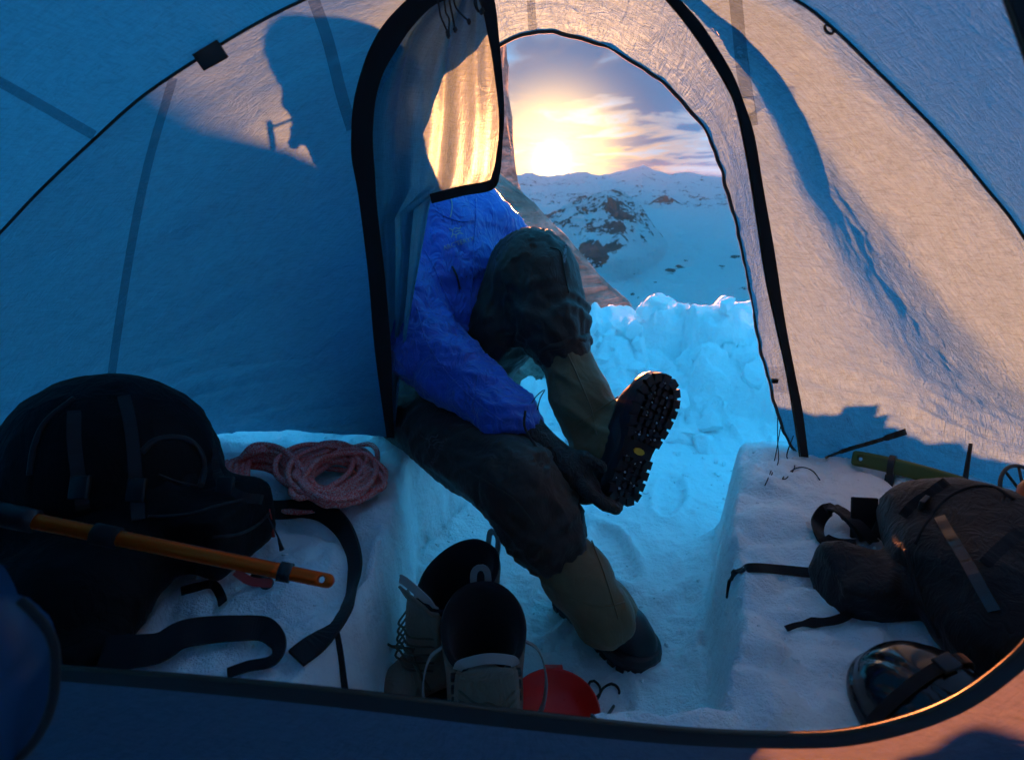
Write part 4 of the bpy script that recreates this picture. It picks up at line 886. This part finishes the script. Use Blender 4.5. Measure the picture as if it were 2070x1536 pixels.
# front zip of the jacket and its pocket zip
def line_on(name, pts, bv, r, mat, parent, n=30, off=.001): tube(name, np.array([on(bv, *q, off) for q in spline(np.array(pts, float), n)]), r, mat, parent, 6)
line_on('pocket_zip', [(914, 538), (924, 560), (930, 585)], BJ, .0028, M_PLAST, PERSON); line_on('front_zip', [(962, 402), (962, 440), (958, 490), (955, 560), (948, 640)], BJ, .0022, M_JACKET, PERSON)
BG = bvh_of(GA_)
line_on('gaiter_seam', [(1196, 1092), (1218, 1150), (1236, 1205), (1250, 1250)], BG, .0018, M_GAITER, PERSON); line_on('gaiter_seam', [(1148, 716), (1172, 770), (1196, 830), (1206, 880)], BG, .0018, M_GAITER, PERSON)
line_on('gaiter_seam', [(1150, 1210), (1190, 1222), (1230, 1225), (1262, 1216)], BG, .0016, M_GAITER, PERSON); line_on('gaiter_seam', [(1160, 868), (1190, 842), (1222, 820), (1250, 802)], BG, .0016, M_GAITER, PERSON)
line_on('jacket_seam', [(858, 505), (880, 545), (898, 590), (925, 640)], BJ, .0018, M_JACKET, PERSON); line_on('jacket_seam', [(880, 425), (905, 440), (935, 448), (960, 445)], BJ, .0016, M_JACKET, PERSON)
line_on('sleeve_seam', [(842, 620), (862, 690), (905, 755), (960, 810), (1020, 855)], BJ, .0016, M_JACKET, PERSON); line_on('hood_cord', [(911, 400), (914, 415), (912, 432), (910, 440)], BJ, .0016, M_LOGO, PERSON)
line_on('thigh_seam', [(850, 880), (920, 935), (985, 975), (1040, 1010), (1080, 1060)], BP, .0016, M_PANTS, PERSON); line_on('knee_seam', [(1112, 500), (1132, 508), (1140, 540), (1146, 575), (1150, 592)], BP, .0016, M_PANTS, PERSON)
# ================================================================== gear on the snow shelves and in the trench
M_PACKB = m_cloth('black_pack_fabric', (0.0030, 0.0030, 0.004), 0.6, 700, 0.0005, 0.02, 0.25, 0.15, 0.0015, 22)
M_PACKG = m_cloth('charcoal_pack_fabric', (0.0095, 0.0085, 0.009), 0.55, 420, 0.0008, 0.06, 0.25, 0.35, 0.0018, 30)
_t = NT('orange_anodised_metal'); M_ANOD = _t.out(_t.pbsdf(Base_Color=(0.95, 0.095, 0.002), Roughness=0.3, Metallic=0.65))
M_GREEN = m_plain('green_painted_metal', (0.065, 0.105, 0.018), 0.45)
M_WEB = m_cloth('black_strap_webbing', (0.009, 0.009, 0.011), 0.65, 1500, 0.0004, 0.05)
M_REDT = m_plain('red_tab', (0.55, 0.03, 0.02), 0.5)
# ---- big black pack
PK = empty('backpack', (-.80, .92, BENCH)); tag(PK, 'big black backpack slumped against the fabric wall beside the rope', 'backpack')
m1 = atd(235, 955, 1.13); m2 = atz(410, 1050, .43); m3 = np.array([-.73, .80, .40]); m4 = np.array([-1.0, .90, .42]); m5 = atz(140, 1275, .36)
def sd_pk(p):
    R = basis([1, .15, .1], [0, 1, 0]); d = sd_ell(p, m1, (.192, .17, .190), R); d = smin(d, sd_box(p, m2, (.100, .085, .066), basis([1, -.22, -.10], [0, 1, 0]), .022), .05)
    d = smin(d, sd_ell(p, m3, (.14, .12, .085)), .05); d = smin(d, sd_ell(p, m4, (.17, .17, .13)), .08); d = smin(d, sd_ell(p, m5, (.11, .10, .05)), .04); return smax(d, BENCH-.02-p[..., 2], .03)
def sd_lid(p):
    R = basis([1, .15, .1], [0, 1, 0]); d = sd_ell(p, m1, (.198, .176, .196), R); n = unit(np.array([.25, -.45, .86])); return smax(d, -((p-m1)@n-.045+.02*np.sin(p[..., 0]*14)), .012)
BODY = solid('pack_body', sd_pk, (-1.25, .48, .28), (-.3, 1.35, .80), .010, M_PACKB, PK, cwr(21, 1.3, 6))
LID = solid('pack_lid', sd_lid, m1-.23, m1+.23, .009, M_PACKB, PK, cwr(27, 1.0, 7)); BK = bvh_of([BODY, LID])
def pipe(name, pts, r, mat, parent, bv, n=40, off=0.0): tube(name, np.array([on(bv, *q, off) for q in spline(np.array(pts, float), n)]), r, mat, parent, 8)
M_TRIM = m_cloth('black_pack_trim', (0.010, 0.010, 0.012), 0.5, 900, 0.0004)
pipe('lid_piping', [(285, 915), (310, 892), (345, 884), (380, 890), (405, 915), (412, 950), (405, 985)], .006, M_TRIM, PK, BK)
pipe('pocket_zip', [(300, 1045), (380, 1040), (450, 1020), (520, 1005)], .0035, M_TRIM, PK, BK); pipe('side_piping', [(60, 960), (70, 900), (95, 850), (150, 805)], .005, M_TRIM, PK, BK)
def on_strap(name, pts, w, mat, parent, bv, n=30, off=.004, thick=.003):
    C = np.array([on(bv, *q, off) for q in spline(np.array(pts, float), n)]); return strap(name, C, w, -ray(*np.mean(pts, 0)), mat, parent, thick)
on_strap('compression_strap', [(430, 905), (440, 960), (480, 1000), (530, 1010)], .018, M_TRIM, PK, BK)
on_strap('lid_strap', [(250, 800), (262, 850), (270, 910), (275, 980), (280, 1050)], .020, M_TRIM, PK, BK, 40, .004); on_strap('lid_strap', [(150, 830), (150, 890), (158, 960), (168, 1030)], .020, M_TRIM, PK, BK, 40, .004)
for q_ in ((276, 990), (161, 985), (455, 985)):
    v, f = box_data(on(BK, *q_, .010), (.016, .005, .020), basis([1, 0, 0], ray(*q_))); bevel_obj(mesh_obj('buckle', v, f, M_PLAST, PK), .003)
pipe('front_zip', [(320, 960), (360, 975), (410, 985)], .003, M_TRIM, PK, BK); pipe('seam_piping', [(430, 1085), (480, 1080), (520, 1060), (545, 1035)], .003, M_TRIM, PK, BK)
strap('side_strap', spline(np.array([atd(100, 828, 1.12), atd(60, 890, 1.08), atd(25, 960, 1.05), atd(-10, 1000, 1.02)]), 20), .016, -ray(60, 900), M_WEB, PK)
strap('side_strap', spline(np.array([atd(90, 850, 1.11), atd(55, 915, 1.07), atd(30, 975, 1.04), atd(0, 1010, 1.02)]), 20), .012, -ray(60, 900), M_WEB, PK)
def sp(pts, up, n=60): return spline(np.array([snowpt(x, y, u) for (x, y), u in zip(pts, up if hasattr(up, '__len__') else [up]*len(pts))]), n)
hb = sp([(545, 1062), (580, 1052), (620, 1047), (662, 1056), (697, 1088), (718, 1140), (716, 1195), (697, 1250), (655, 1300), (600, 1340)], [.04, .028, .026, .024, .022, .02, .02, .018, .014, .01])
wdt = np.interp(np.linspace(0, 1, 60), [0, .25, .5, .68, .8, 1], [.040, .046, .034, .026, .044, .036]); strap('hip_belt', hb, wdt, np.array([-.35, -.75, .55]), M_WEB, PK, .007)
strap('belt_tail', sp([(680, 1288), (686, 1330), (690, 1380), (694, 1420)], [.016, .010, .006, .004], 24), np.linspace(.012, .024, 24), (0, -.5, .8), M_WEB, PK)
ss_ = sp([(215, 1352), (285, 1345), (330, 1335), (372, 1312), (420, 1300), (480, 1294), (535, 1292), (562, 1312), (566, 1336), (548, 1352), (505, 1356), (462, 1366)], [.03, .028, .026, .028, .026, .024, .022, .020, .018, .014, .010, .006], 80)
strap('shoulder_strap', ss_, np.interp(np.linspace(0, 1, 80), [0, .3, .62, .72, .80, 1], [.050, .042, .036, .028, .016, .014]), np.array([.1, -.55, .8]), M_WEB, PK, .007)
strap('small_strap', sp([(368, 1204), (400, 1195), (432, 1190), (448, 1212), (452, 1228)], .010, 24), .016, (0, -.6, .8), M_WEB, PK)
v, f = box_data(snowpt(522, 1183, .014), (.014, .011, .007), basis([1, -.3, 0], [0, 1, .5])); bevel_obj(mesh_obj('buckle', v, f, M_PLAST, PK), .003)
a = np.linspace(0, 2*math.pi, 14); c = snowpt(541, 1188, .010); tube('buckle_ring', c+.010*(np.cos(a)[:, None]*np.array([1, 0, 0])+np.sin(a)[:, None]*np.array([0, .7, .5])), .0028, M_PLAST, PK, 6)
tube('zip_pull', np.array([on(BK, 545, 1030, .004), atd(550, 1060, 1.13), atd(553, 1085, 1.13)]), [.0016, .0026, .0032], M_REDT, PK, 6); tube('zip_pull', np.array([on(BK, 540, 1040, .004), atd(562, 1085, 1.12), atd(570, 1112, 1.11)]), [.0014, .0018, .0050], M_PLAST, PK, 6)
# ---- orange ice axe lying over the pack
AX = empty('ice_axe', atd(400, 1120, .82)); tag(AX, 'orange metal ice axe shaft lying across the black backpack', 'ice axe')
a0, a1 = atd(-40, 1031, .80), atd(655, 1172, .84); ua = unit(a1-a0); side = unit(np.cross(ua, ray(350, 1100))); fr = np.cross(side, ua)
L = np.linalg.norm(a1-a0); C = a0+np.linspace(0, L-.06, 30)[:, None]*ua
def oval(C, rx, ry, n=20): 
    q = np.linspace(0, 2*math.pi, n, endpoint=False); V = (C[:, None]+rx*np.cos(q)[None, :, None]*side+ry*np.sin(q)[None, :, None]*fr).reshape(-1, 3); f = [(i*n+j, i*n+(j+1) % n, (i+1)*n+(j+1) % n, (i+1)*n+j) for i in range(len(C)-1) for j in range(n)]
    return V, f+[tuple(range(n))[::-1], tuple((len(C)-1)*n+j for j in range(n))]
v, f = oval(C, .0112, .0092); mesh_obj('shaft', v, f, M_ANOD, AX)
def sd_end(p):
    q = p-a1; x, y, z = q@ua, q@side, q@fr; d = np.hypot(np.maximum(np.abs(x+.035)-.036, 0)*1.0, 0)*0+smax(np.sqrt((y/.0109)**2+(z/.0090)**2)*.0090-.0090, np.hypot(np.clip(x-.004, 0, 9), y)-.0112, .002)
    d = smax(d, np.maximum(x-.02, -.068-x), .001); return np.maximum(d, -(np.hypot(x+.003, y)-.0050))
solid('shaft_end', sd_end, a1-.08, a1+.05, .0026, M_ANOD, AX, it=1)
v, f = oval(a1+ua*np.linspace(-.066, -.048, 4)[:, None], .0140, .0122); mesh_obj('grip_ring', v, f, M_PLAST, AX)
v, f = oval(a0+ua*np.linspace(.155, .190, 4)[:, None]-side*0, .0150, .0128); mesh_obj('shaft_wrap', v, f, M_WEB, AX)
v, f = oval(a0+ua*np.linspace(-.01, .075, 6)[:, None], .0165, .0145); mesh_obj('grip', v, f, M_PLAST, AX)
strap('leash', spline(np.array([a1-ua*.125-side*.012, a1-ua*.10-side*.021, a1-ua*.07-side*.018]), 14), .012, fr, M_REDT, AX)
hx = a0-ua*.03; hv = join_data([tube_data(spline(np.array([hx-fr*.10+ua*.015, hx, hx+fr*.09+ua*.02]), 14), np.linspace(.006, .004, 14), 8)]); mesh_obj('pick', hv[0], hv[1], M_PLAST, AX)
# ---- pink rope
def rope_mat():
    t = NT('pink_rope_sheath'); o = t.obj; n = t.noise(o, 330, 1.5, 0.6); c = t.ramp(n, [(0.42, (0.92, 0.08, 0.07)), (0.52, (0.95, 0.28, 0.25)), (0.62, (0.95, 0.52, 0.46))])
    return t.out(t.pbsdf(Base_Color=c, Roughness=0.8, Normal=t.bump(n, 0.0015, 0.6)))
RB_ = []; rng = np.random.default_rng(12)
def rp_pt(px, py, h): return atz(px-6, py+10, BENCH+.012+h)
for k in range(24):                                          # loops that fan out towards the doorway
    t = k/23; cx, cy = 690-20*t+rng.normal(0, 13), 948+rng.normal(0, 7); ax, ay = rng.uniform(58, 100), rng.uniform(28, 56); rot = -.18+rng.normal(0, .20); h0 = rng.uniform(0, .045); ph = rng.uniform(0, 6)
    q = np.linspace(0, 2*math.pi, 14, endpoint=False); pts = [(cx+ax*math.cos(a)*math.cos(rot)-ay*math.sin(a)*math.sin(rot)+rng.normal(0, 2), cy+ax*math.cos(a)*math.sin(rot)+ay*math.sin(a)*math.cos(rot)+rng.normal(0, 2)) for a in q]
    RB_.append(tube_data(spline(np.array([rp_pt(x, y, max(0.0, h0+.018*math.sin(a+ph)+.026*(1+math.cos(a-math.pi))/2)) for (x, y), a in zip(pts, q)]), 56, closed=True)[list(range(56))+[0]], .0068, 7, cap=False))
for k in range(20):                                          # strands thrown over the near end of the coil
    t = k/19; j = lambda s=2.5: rng.normal(0, s); h = .030+.062*t
    pts = [(452+20*t+j(), 985-20*t+j()), (452+40*t+j(), 945-22*t+j()), (492+28*t+j(), 930-34*t+j()), (545+18*t+j(), 938-46*t+j(2)), (588+12*t+j(2), 962-48*t+j(2)), (622+6*t+j(2), 990-34*t+j(2)), (668+j(), 1006-16*t+j(2)), (725+16*rng.random()+j(), 1004-10*t+j(2))]
    RB_.append(tube_data(spline(np.array([rp_pt(x, y, h*w) for (x, y), w in zip(pts, (.1, .6, 1, 1, .95, .75, .45, .1))]), 50), .0068, 7))
for k in range(6):                                           # wraps round the end by the pack, and loose runs on the snow
    x0 = 452+12*k; RB_.append(tube_data(spline(np.array([rp_pt(x0, 925-2*k, .05), rp_pt(x0-6, 950, .05), rp_pt(x0+8, 975, .035), rp_pt(x0+34, 985, .012)]), 24), .0068, 7))
for k in range(5): RB_.append(tube_data(spline(np.array([rp_pt(540+4*k, 1004+4*k, .0), rp_pt(600, 1012+3.2*k, .002), rp_pt(660, 1014+2*k, .0), rp_pt(715+6*k, 1004-k, .0)]), 30), .0068, 7))
V, f = join_data(RB_); ro = mesh_obj('climbing_rope', V, f, rope_mat()); tag(ro, 'pink flecked climbing rope coiled on the snow below the fabric wall', 'rope')
# ---- mountaineering boots standing in the trench
M_BEIGE = m_cloth('beige_boot_fabric', (0.22, 0.175, 0.135), 0.6, 900, 0.0004, 0.05, 0.15, 0.35, 0.002, 30)
M_TABW = m_cloth('grey_pull_tape', (0.34, 0.32, 0.30), 0.7, 1500, 0.0003)
M_LINER = m_cloth('black_boot_lining', (0.008, 0.008, 0.010), 0.8, 500, 0.001)
M_LACE = m_cloth('flecked_lace', (0.10, 0.085, 0.055), 0.8, 900, 0.0008)
def shell_boot(name, ankle, toe_dir, label, ht=.27, sides=(-1, 1)):
    E = empty(name, (ankle[0], ankle[1], 0)); tag(E, label, 'boot', 'pair of boots waiting in the trench')
    u = unit(np.array([toe_dir[0], toe_dir[1], 0.])); R = np.stack([u, np.cross([0, 0, 1], u), [0, 0, 1.]], 1); o = np.array([ankle[0], ankle[1], snow_z(ankle[0], ankle[1])+.002]); ln = np.zeros(3)
    P = lambda x, y, z: o+R@np.array([x, y, z])+ln*(z/ht)
    def loc_(p):
        q = p-o; q = q-ln*(q[..., 2:3]/ht); return q@R
    def outer(q):
        d = chain(q, [np.array([-.055, 0, .07]), np.array([.05, 0, .06]), np.array([.155, 0, .048])], [.056, .054, .045], .05)
        s = np.hypot(q[..., 0]/1.12, q[..., 1]*1.02)-(.068+.016*q[..., 2]/ht); d = smin(d, smax(s, np.maximum(.05-q[..., 2], q[..., 2]-ht+.030*np.clip(q[..., 0]/.06, -1, 1)), .01), .03); return smax(d, .012-q[..., 2], .006)
    def f(p):
        q = loc_(p); d = outer(q); cav = np.hypot(q[..., 0]/1.12, q[..., 1]*1.02)-(.058+.016*q[..., 2]/ht); return smax(d, -smax(cav, .07-q[..., 2], .01), .004)
    lo = o-.24; hi = o+.26; lo[2] = -.03; hi[2] = ht+.06+o[2]
    b = solid('shell', f, lo, hi, .0055, M_BEIGE, E)
    q = np.linspace(0, 2*math.pi, 40); rimz = ht-.030*np.clip(np.cos(q)*1.1, -1, 1)
    # black padded lining with a rolled rim
    V = []; 
    for k, (rr, dz) in enumerate(((.0838, .002), (.0845, .008), (.079, .014), (.070, .004), (.064, -.04), (.056, -.12), (.048, -.19))):
        V += [P(1.10*rr*math.cos(t), rr*.97*math.sin(t), max(.055, z+dz)) for t, z in zip(q, rimz)]
    V.append(P(0, 0, .054)); fc = [(k*40+i, k*40+(i+1) % 40, (k+1)*40+(i+1) % 40, (k+1)*40+i) for k in range(6) for i in range(40)]+[(6*40+i, 6*40+(i+1) % 40, len(V)-1) for i in range(40)]
    mesh_obj('lining', V, fc, M_LINER, E)
    # tongue with its pull loop, front
    T = []
    for i, z in enumerate(np.linspace(.10, ht+.045, 12)):
        for j, y in enumerate(np.linspace(-.056, .056, 11)):
            k = z/ht; w = 1-.25*(i/11)**3; x = .124-.026*np.clip((z-.1)/(ht-.1), 0, 1)+.010*math.sin(i/11*3)-6.5*(y*w)**2*1.2+.034*max(0, i-7)/4; T.append(P(x, y*w, z-.020*(abs(y)/.056)**2*(i > 8)))
    tg = mesh_obj('tongue', T, grid_faces(12, 11), M_BEIGE, E); md = tg.modifiers.new('thickness', 'SOLIDIFY'); md.thickness = .005
    lp = spline(np.array([P(.100, -.050, ht+.012), P(.118, -.042, ht+.040), P(.128, 0, ht+.058), P(.118, .042, ht+.040), P(.100, .050, ht+.012)]), 24); strap('pull_loop', lp, .016, unit(P(0, 0, 1)-P(0, 0, 0))*.55+u*.8, M_TABW, tg, .003)
    hl = spline(np.array([P(-.097, -.014, ht+.0), P(-.103, -.014, ht+.050), P(-.102, .0, ht+.066), P(-.103, .014, ht+.050), P(-.097, .014, ht+.0)]), 20); strap('heel_loop', hl, .014, -u, M_TABW, E, .003)
    for s in sides:
        sl_ = spline(np.array([P(.0, s*.075, ht-.03), P(.01, s*.105, ht-.05), P(.03, s*.118, ht-.10), P(.05, s*.108, ht-.15), P(.06, s*.085, ht-.18)]), 30); strap('side_strap', sl_, .020, np.cross(u, [0, 0, 1])*s, M_TABW, E, .003)
        for z in (.12, .145, .17): v, ff = box_data(P(.075-.12*(z-.14), s*.058, z), (.006, .006, .006), R); bevel_obj(mesh_obj('lace_hook', v, ff, M_PLAST, E), .002)
    for k in range(5):
        z = .10+.018*k; x = .150-.18*(z-.10); c = spline(np.array([P(x-.035, -.05, z), P(x+.006, -.02, z+.012), P(x+.008, .0, z+.014), P(x+.006, .02, z+.002), P(x-.035, .05, z-.01)]), 20); tube('lace', c, .0024, M_LACE, E, 6)
    bw = spline(np.array([P(.128, .01, .13), P(.150, -.03, .12), P(.158, -.06, .12), P(.15, -.085, .10), P(.146, -.06, .10), P(.140, -.01, .125), P(.148, .04, .115), P(.155, .07, .11), P(.15, .09, .095), P(.145, .05, .105), P(.13, .0, .13)]), 60); tube('lace_bow', bw, .0026, M_LACE, E, 6)
    sv = [P(x*1.12+.045, y*1.15, z) for z in (0.0, .022) for x, y in OUT]; n = len(OUT); mesh_obj('sole', sv, [(i, (i+1) % n, n+(i+1) % n, n+i) for i in range(n)]+[tuple(range(n))[::-1], tuple(range(n, 2*n))], M_RUBBER, E, smooth=False)
    return E
shell_boot('mountain_boot', atz(978, 1292, .205)*np.array([1, 1, 0]), (.10, -1), 'open beige mountain boot nearest the red bowl, its loops flopped forward', .205)
shell_boot('mountain_boot', atz(928, 1176, .225)*np.array([1, 1, 0]), (-.75, -.75), 'beige mountain boot standing behind the nearer boot, toe pointing at the left shelf', .225, (-1,))
# ---- red bowl and a loop of cord
M_RED = m_plain('red_plastic', (0.85, 0.014, 0.008), 0.35)
BO = empty('red_bowl', atz(1121, 1442, .06)); tag(BO, 'red plastic bowl with a tab handle in front of the boots', 'bowl'); bc = atz(1121, 1440, .075)
lathe('bowl', [(.0001, -.030), (.050, -.030), (.072, -.012), (.084, .010), (.087, .012), (.086, .008), (.073, -.016), (.050, -.034), (.0001, -.034)], bc, (.02, -.12, 1), M_RED, BO, 48)
v, f = box_data(bc+np.array([.004, .094, .006]), (.020, .014, .0035)); bevel_obj(mesh_obj('tab_handle', v, f, M_RED, BO), .003)
cl_ = tube('cord_loop', sp([(1196, 1450), (1215, 1462), (1240, 1430), (1252, 1400), (1238, 1384), (1218, 1394), (1206, 1416), (1192, 1404), (1190, 1384), (1200, 1378), (1212, 1390), (1212, 1406), (1200, 1414)], .004, 90), .0028, M_CORD, None, 6); tag(cl_, 'thin dark cord loop lying on the snow beside the red bowl', 'cord')
# ---- charcoal pack on the right-hand shelf
PR = empty('backpack', (.80, .85, BENCH)); tag(PR, 'charcoal grid-fabric backpack with shiny zip lying by the helmet', 'backpack')
r1 = np.array([.815, .80, .425])
def sd_pr(p):
    R = basis([.35, -1, -.05], [1, .3, 0]); d = sd_ell(p, r1, (.20, .145, .115), R); d = smin(d, sd_ell(p, atz(1915, 1015, .43), (.085, .08, .05)), .05); d = smin(d, sd_ell(p, np.array([.80, .68, .39]), (.15, .12, .085)), .05)
    d = smin(d, sd_box(p, atz(1765, 1180, .365), (.080, .050, .042), basis([1, -.15, .02], [0, 1, .25]), .008), .012)
    q = p-r1; d = d-0.010*np.sin(q[..., 0]*26+q[..., 1]*16)*np.exp(-(d/.03)**2); return smax(d, BENCH-.02-p[..., 2], .02)
BODYR = solid('pack_body', sd_pr, (.38, .45, .28), (1.12, 1.28, .72), .009, M_PACKG, PR, limb_wr([(r1+np.array([.1, -.25, 0]), r1+np.array([-.1, .25, 0]))], 9, 22, .020, 33)); BR = bvh_of([BODYR])
M_GLOSSZ = m_plain('glossy_zip_tape', (0.08, 0.065, 0.06), 0.2, 0.7, spec=0.8)
on_strap('coated_zip', [(1900, 1045), (1920, 1080), (1948, 1125), (1968, 1160), (1990, 1200), (2010, 1235)], .016, M_GLOSSZ, PR, BR, 40, .003, .004)
on_strap('lid_strap', [(1828, 1045), (1850, 1020), (1880, 1000), (1915, 975)], .020, M_WEB, PR, BR); v, f = box_data(on(BR, 1868, 1016, .008), (.014, .009, .004), basis([.8, .6, .1], [0, 0, 1])); bevel_obj(mesh_obj('buckle', v, f, M_PLAST, PR), .002)
pipe('seam_piping', [(1850, 1100), (1870, 1060), (1910, 1010), (1960, 985), (2010, 985), (2050, 1010)], .003, M_WEB, PR, BR); pipe('seam_piping', [(1830, 1110), (1850, 1170), (1870, 1230), (1900, 1290)], .0035, M_WEB, PR, BR)
on_strap('side_strap', [(1990, 1140), (2020, 1110), (2060, 1075)], .016, M_WEB, PR, BR)
v, f = box_data(snowpt(1738, 1085, .045), (.026, .004, .042), basis([1, -.1, 0], [0, 1, -.35])); bevel_obj(mesh_obj('belt_wing', v, f, M_WEB, PR), .003)
for pts, w in (([(1745, 1118), (1715, 1092), (1684, 1070), (1662, 1062), (1650, 1072), (1660, 1094), (1690, 1112), (1728, 1122)], .030), ([(1760, 1120), (1728, 1100), (1700, 1082), (1690, 1060), (1710, 1058), (1738, 1082), (1765, 1105)], .026), ([(1770, 1112), (1790, 1075), (1815, 1062), (1830, 1075)], .034)):
    strap('belt_fold', sp(pts, [.03, .045, .05, .035, .015, .01, .012, .02][:len(pts)], 40), w, (.2, -.6, .7), M_WEB, PR, .004)
strap('hip_strap', sp([(1700, 1178), (1640, 1168), (1580, 1160), (1525, 1156), (1495, 1162), (1476, 1182), (1470, 1212)], [.02, .012, .010, .010, .012, .012, .004], 50), np.interp(np.linspace(0, 1, 50), [0, .8, .9, 1], [.020, .016, .010, .007]), (0, -.55, .8), M_WEB, PR)
strap('hip_strap', sp([(1716, 1185), (1722, 1220), (1712, 1250), (1680, 1262), (1640, 1266), (1610, 1272), (1588, 1276)], [.03, .014, .010, .008, .008, .010, .006], 50), np.interp(np.linspace(0, 1, 50), [0, .7, .78, .85, 1], [.020, .013, .018, .008, .010]), (0, -.55, .8), M_WEB, PR)
# ---- green ice axe
GA = empty('ice_axe', atd(1790, 960, 1.32)); tag(GA, 'green ice axe with a black ring, poking out behind the charcoal backpack', 'ice axe')
g0 = snowpt(1726, 941, .022); g1 = snowpt(1880, 990, .040)+np.array([.05, -.03, .01]); ug = unit(g1-g0); sg = unit(np.cross(ug, ray(1790, 960))); fg = np.cross(sg, ug); Lg = np.linalg.norm(g1-g0)
def sd_ga(p):
    q = p-g0; x, y, z = q@ug, q@sg, q@fg; y = y+0.020*np.clip(x/Lg, 0, 2)**2; d = np.hypot(np.hypot(np.maximum(np.abs(x-Lg/2)-Lg/2, 0), np.maximum(np.abs(y)-.012, 0)), np.maximum(np.abs(z)-.004, 0))-.008; return np.maximum(d, -(np.hypot(x-.012, y)-.0065))
solid('shaft', sd_ga, np.minimum(g0, g1)-.05, np.maximum(g0, g1)+.05, .004, M_GREEN, GA)
gm = g0+ug*Lg*.36; q = np.linspace(0, 2*math.pi, 20); strap('ring', gm-sg*.004+np.cos(q)[:, None]*sg*.025+np.sin(q)[:, None]*fg*.016, .014, np.cos(q)[:, None]*sg+np.sin(q)[:, None]*fg, M_PLAST, GA, .005)
sgn = 1 if sg[2] < 0 else -1; v, f = box_data(gm+sgn*sg*.042-fg*.004, (.010, .016, .008), np.stack([ug, sg, fg], 1)); bevel_obj(mesh_obj('ring_tab', v, f, M_PLAST, GA), .004)
hp = np.array([g1-sg*.08*sgn, g1, g1+sg*.07*sgn]); tube('axe_head', spline(hp, 12), np.linspace(.004, .007, 12), M_PLAST, GA, 8)
# ---- helmet
M_HELM = m_plain('dark_glossy_shell', (0.008, 0.008, 0.011), 0.16, coat=0.35, spec=0.45, var=0.03)
HE = empty('helmet', atd(1868, 1440, .77)); tag(HE, 'dark glossy climbing helmet lying beside the inner door zip', 'helmet'); hc = atd(1880, 1448, .775); hc[2] = max(hc[2], .345)
RHm = basis([.85, .35, 0], [-.35, .85, .2])
def sd_he(p):
    d = sd_ell(p, hc, (.090, .100, .086), RHm); q = (p-hc)@RHm; d = np.maximum(d, -(d+.006)) if False else d
    d = smin(d, smax(sd_ell(p, hc, (.095, .105, .091), RHm), np.abs(q[..., 2]+.012)-.010, .006), .006); d = smax(d, -.03-q[..., 2], .01)
    for s in (-1, 1): d = d+0.005*np.exp(-((q[..., 0]-s*.062)/.006)**2)*(np.abs(q[..., 1]) < .05)*(q[..., 2] > .02)
    d = d+0.004*np.exp(-(np.abs(np.abs(q[..., 0])-.038)/.004)**2)*(q[..., 2] > .02); return d
solid('helmet_shell', sd_he, hc-.17, hc+.17, .0042, M_HELM, HE); 
a = np.linspace(0.05, math.pi-.05, 30); strap('headlamp_band', np.array([hc+RHm@np.array([.094*math.cos(t), .02, .090*math.sin(t)]) for t in a]), .014, np.array([RHm@np.array([math.cos(t), 0, math.sin(t)]) for t in a]), M_WEB, HE, .003)
v, f = box_data(hc+RHm@np.array([.0, .02, .091]), (.016, .011, .003), RHm); bevel_obj(mesh_obj('band_clip', v, f, M_PLAST, HE), .002)
# ---- small things at the edge of the charcoal pack
TB = empty('pole_basket', atd(2045, 975, 1.12)); tag(TB, 'black plastic pole basket poking up behind the charcoal backpack', 'pole basket'); tc = atd(2072, 1005, 1.10)
e1, e2 = unit(RIGHT*1+FWD*.3), unit(UP+FWD*.4); q = np.linspace(0, 2*math.pi, 40); tube('rim', tc+.062*(np.cos(q)[:, None]*e1+np.sin(q)[:, None]*e2), .0038, M_PLAST, TB, 8)
for k in range(9): t = k/9*2*math.pi; tube('spoke', np.array([tc+.012*(math.cos(t)*e1+math.sin(t)*e2), tc+.060*(math.cos(t)*e1+math.sin(t)*e2)]), .0028, M_PLAST, TB, 6)
tube('hub', np.array([tc-np.cross(e1, e2)*.012, tc+np.cross(e1, e2)*.012]), .014, M_PLAST, TB, 12); pd = on(BR, 2110, 1080, 0); tube('pole', np.array([tc+np.cross(e1, e2)*.01, tc+.35*unit(pd-tc)]), .006, M_PLAST, TB, 8)
OB = empty('orange_flask', atd(2078, 1035, .95)); tag(OB, 'orange flask with a lime green cap at the picture edge', 'flask'); oc = atd(2092, 1025, .97)
lathe('flask_body', [(.0001, -.06), (.022, -.058), (.028, -.045), (.028, .03), (.020, .045), (.012, .05), (.0001, .05)], oc, unit(UP*.9+RIGHT*.2), m_plain('orange_enamel', (0.62, 0.12, 0.02), 0.35), OB, 24)
lathe('flask_cap', [(.0001, -.02), (.017, -.016), (.020, 0), (.017, .014), (.0001, .02)], atd(2076, 1075, .93), unit(UP*.9+RIGHT*.2), m_plain('lime_plastic', (0.32, 0.48, 0.05), 0.4), OB, 24)
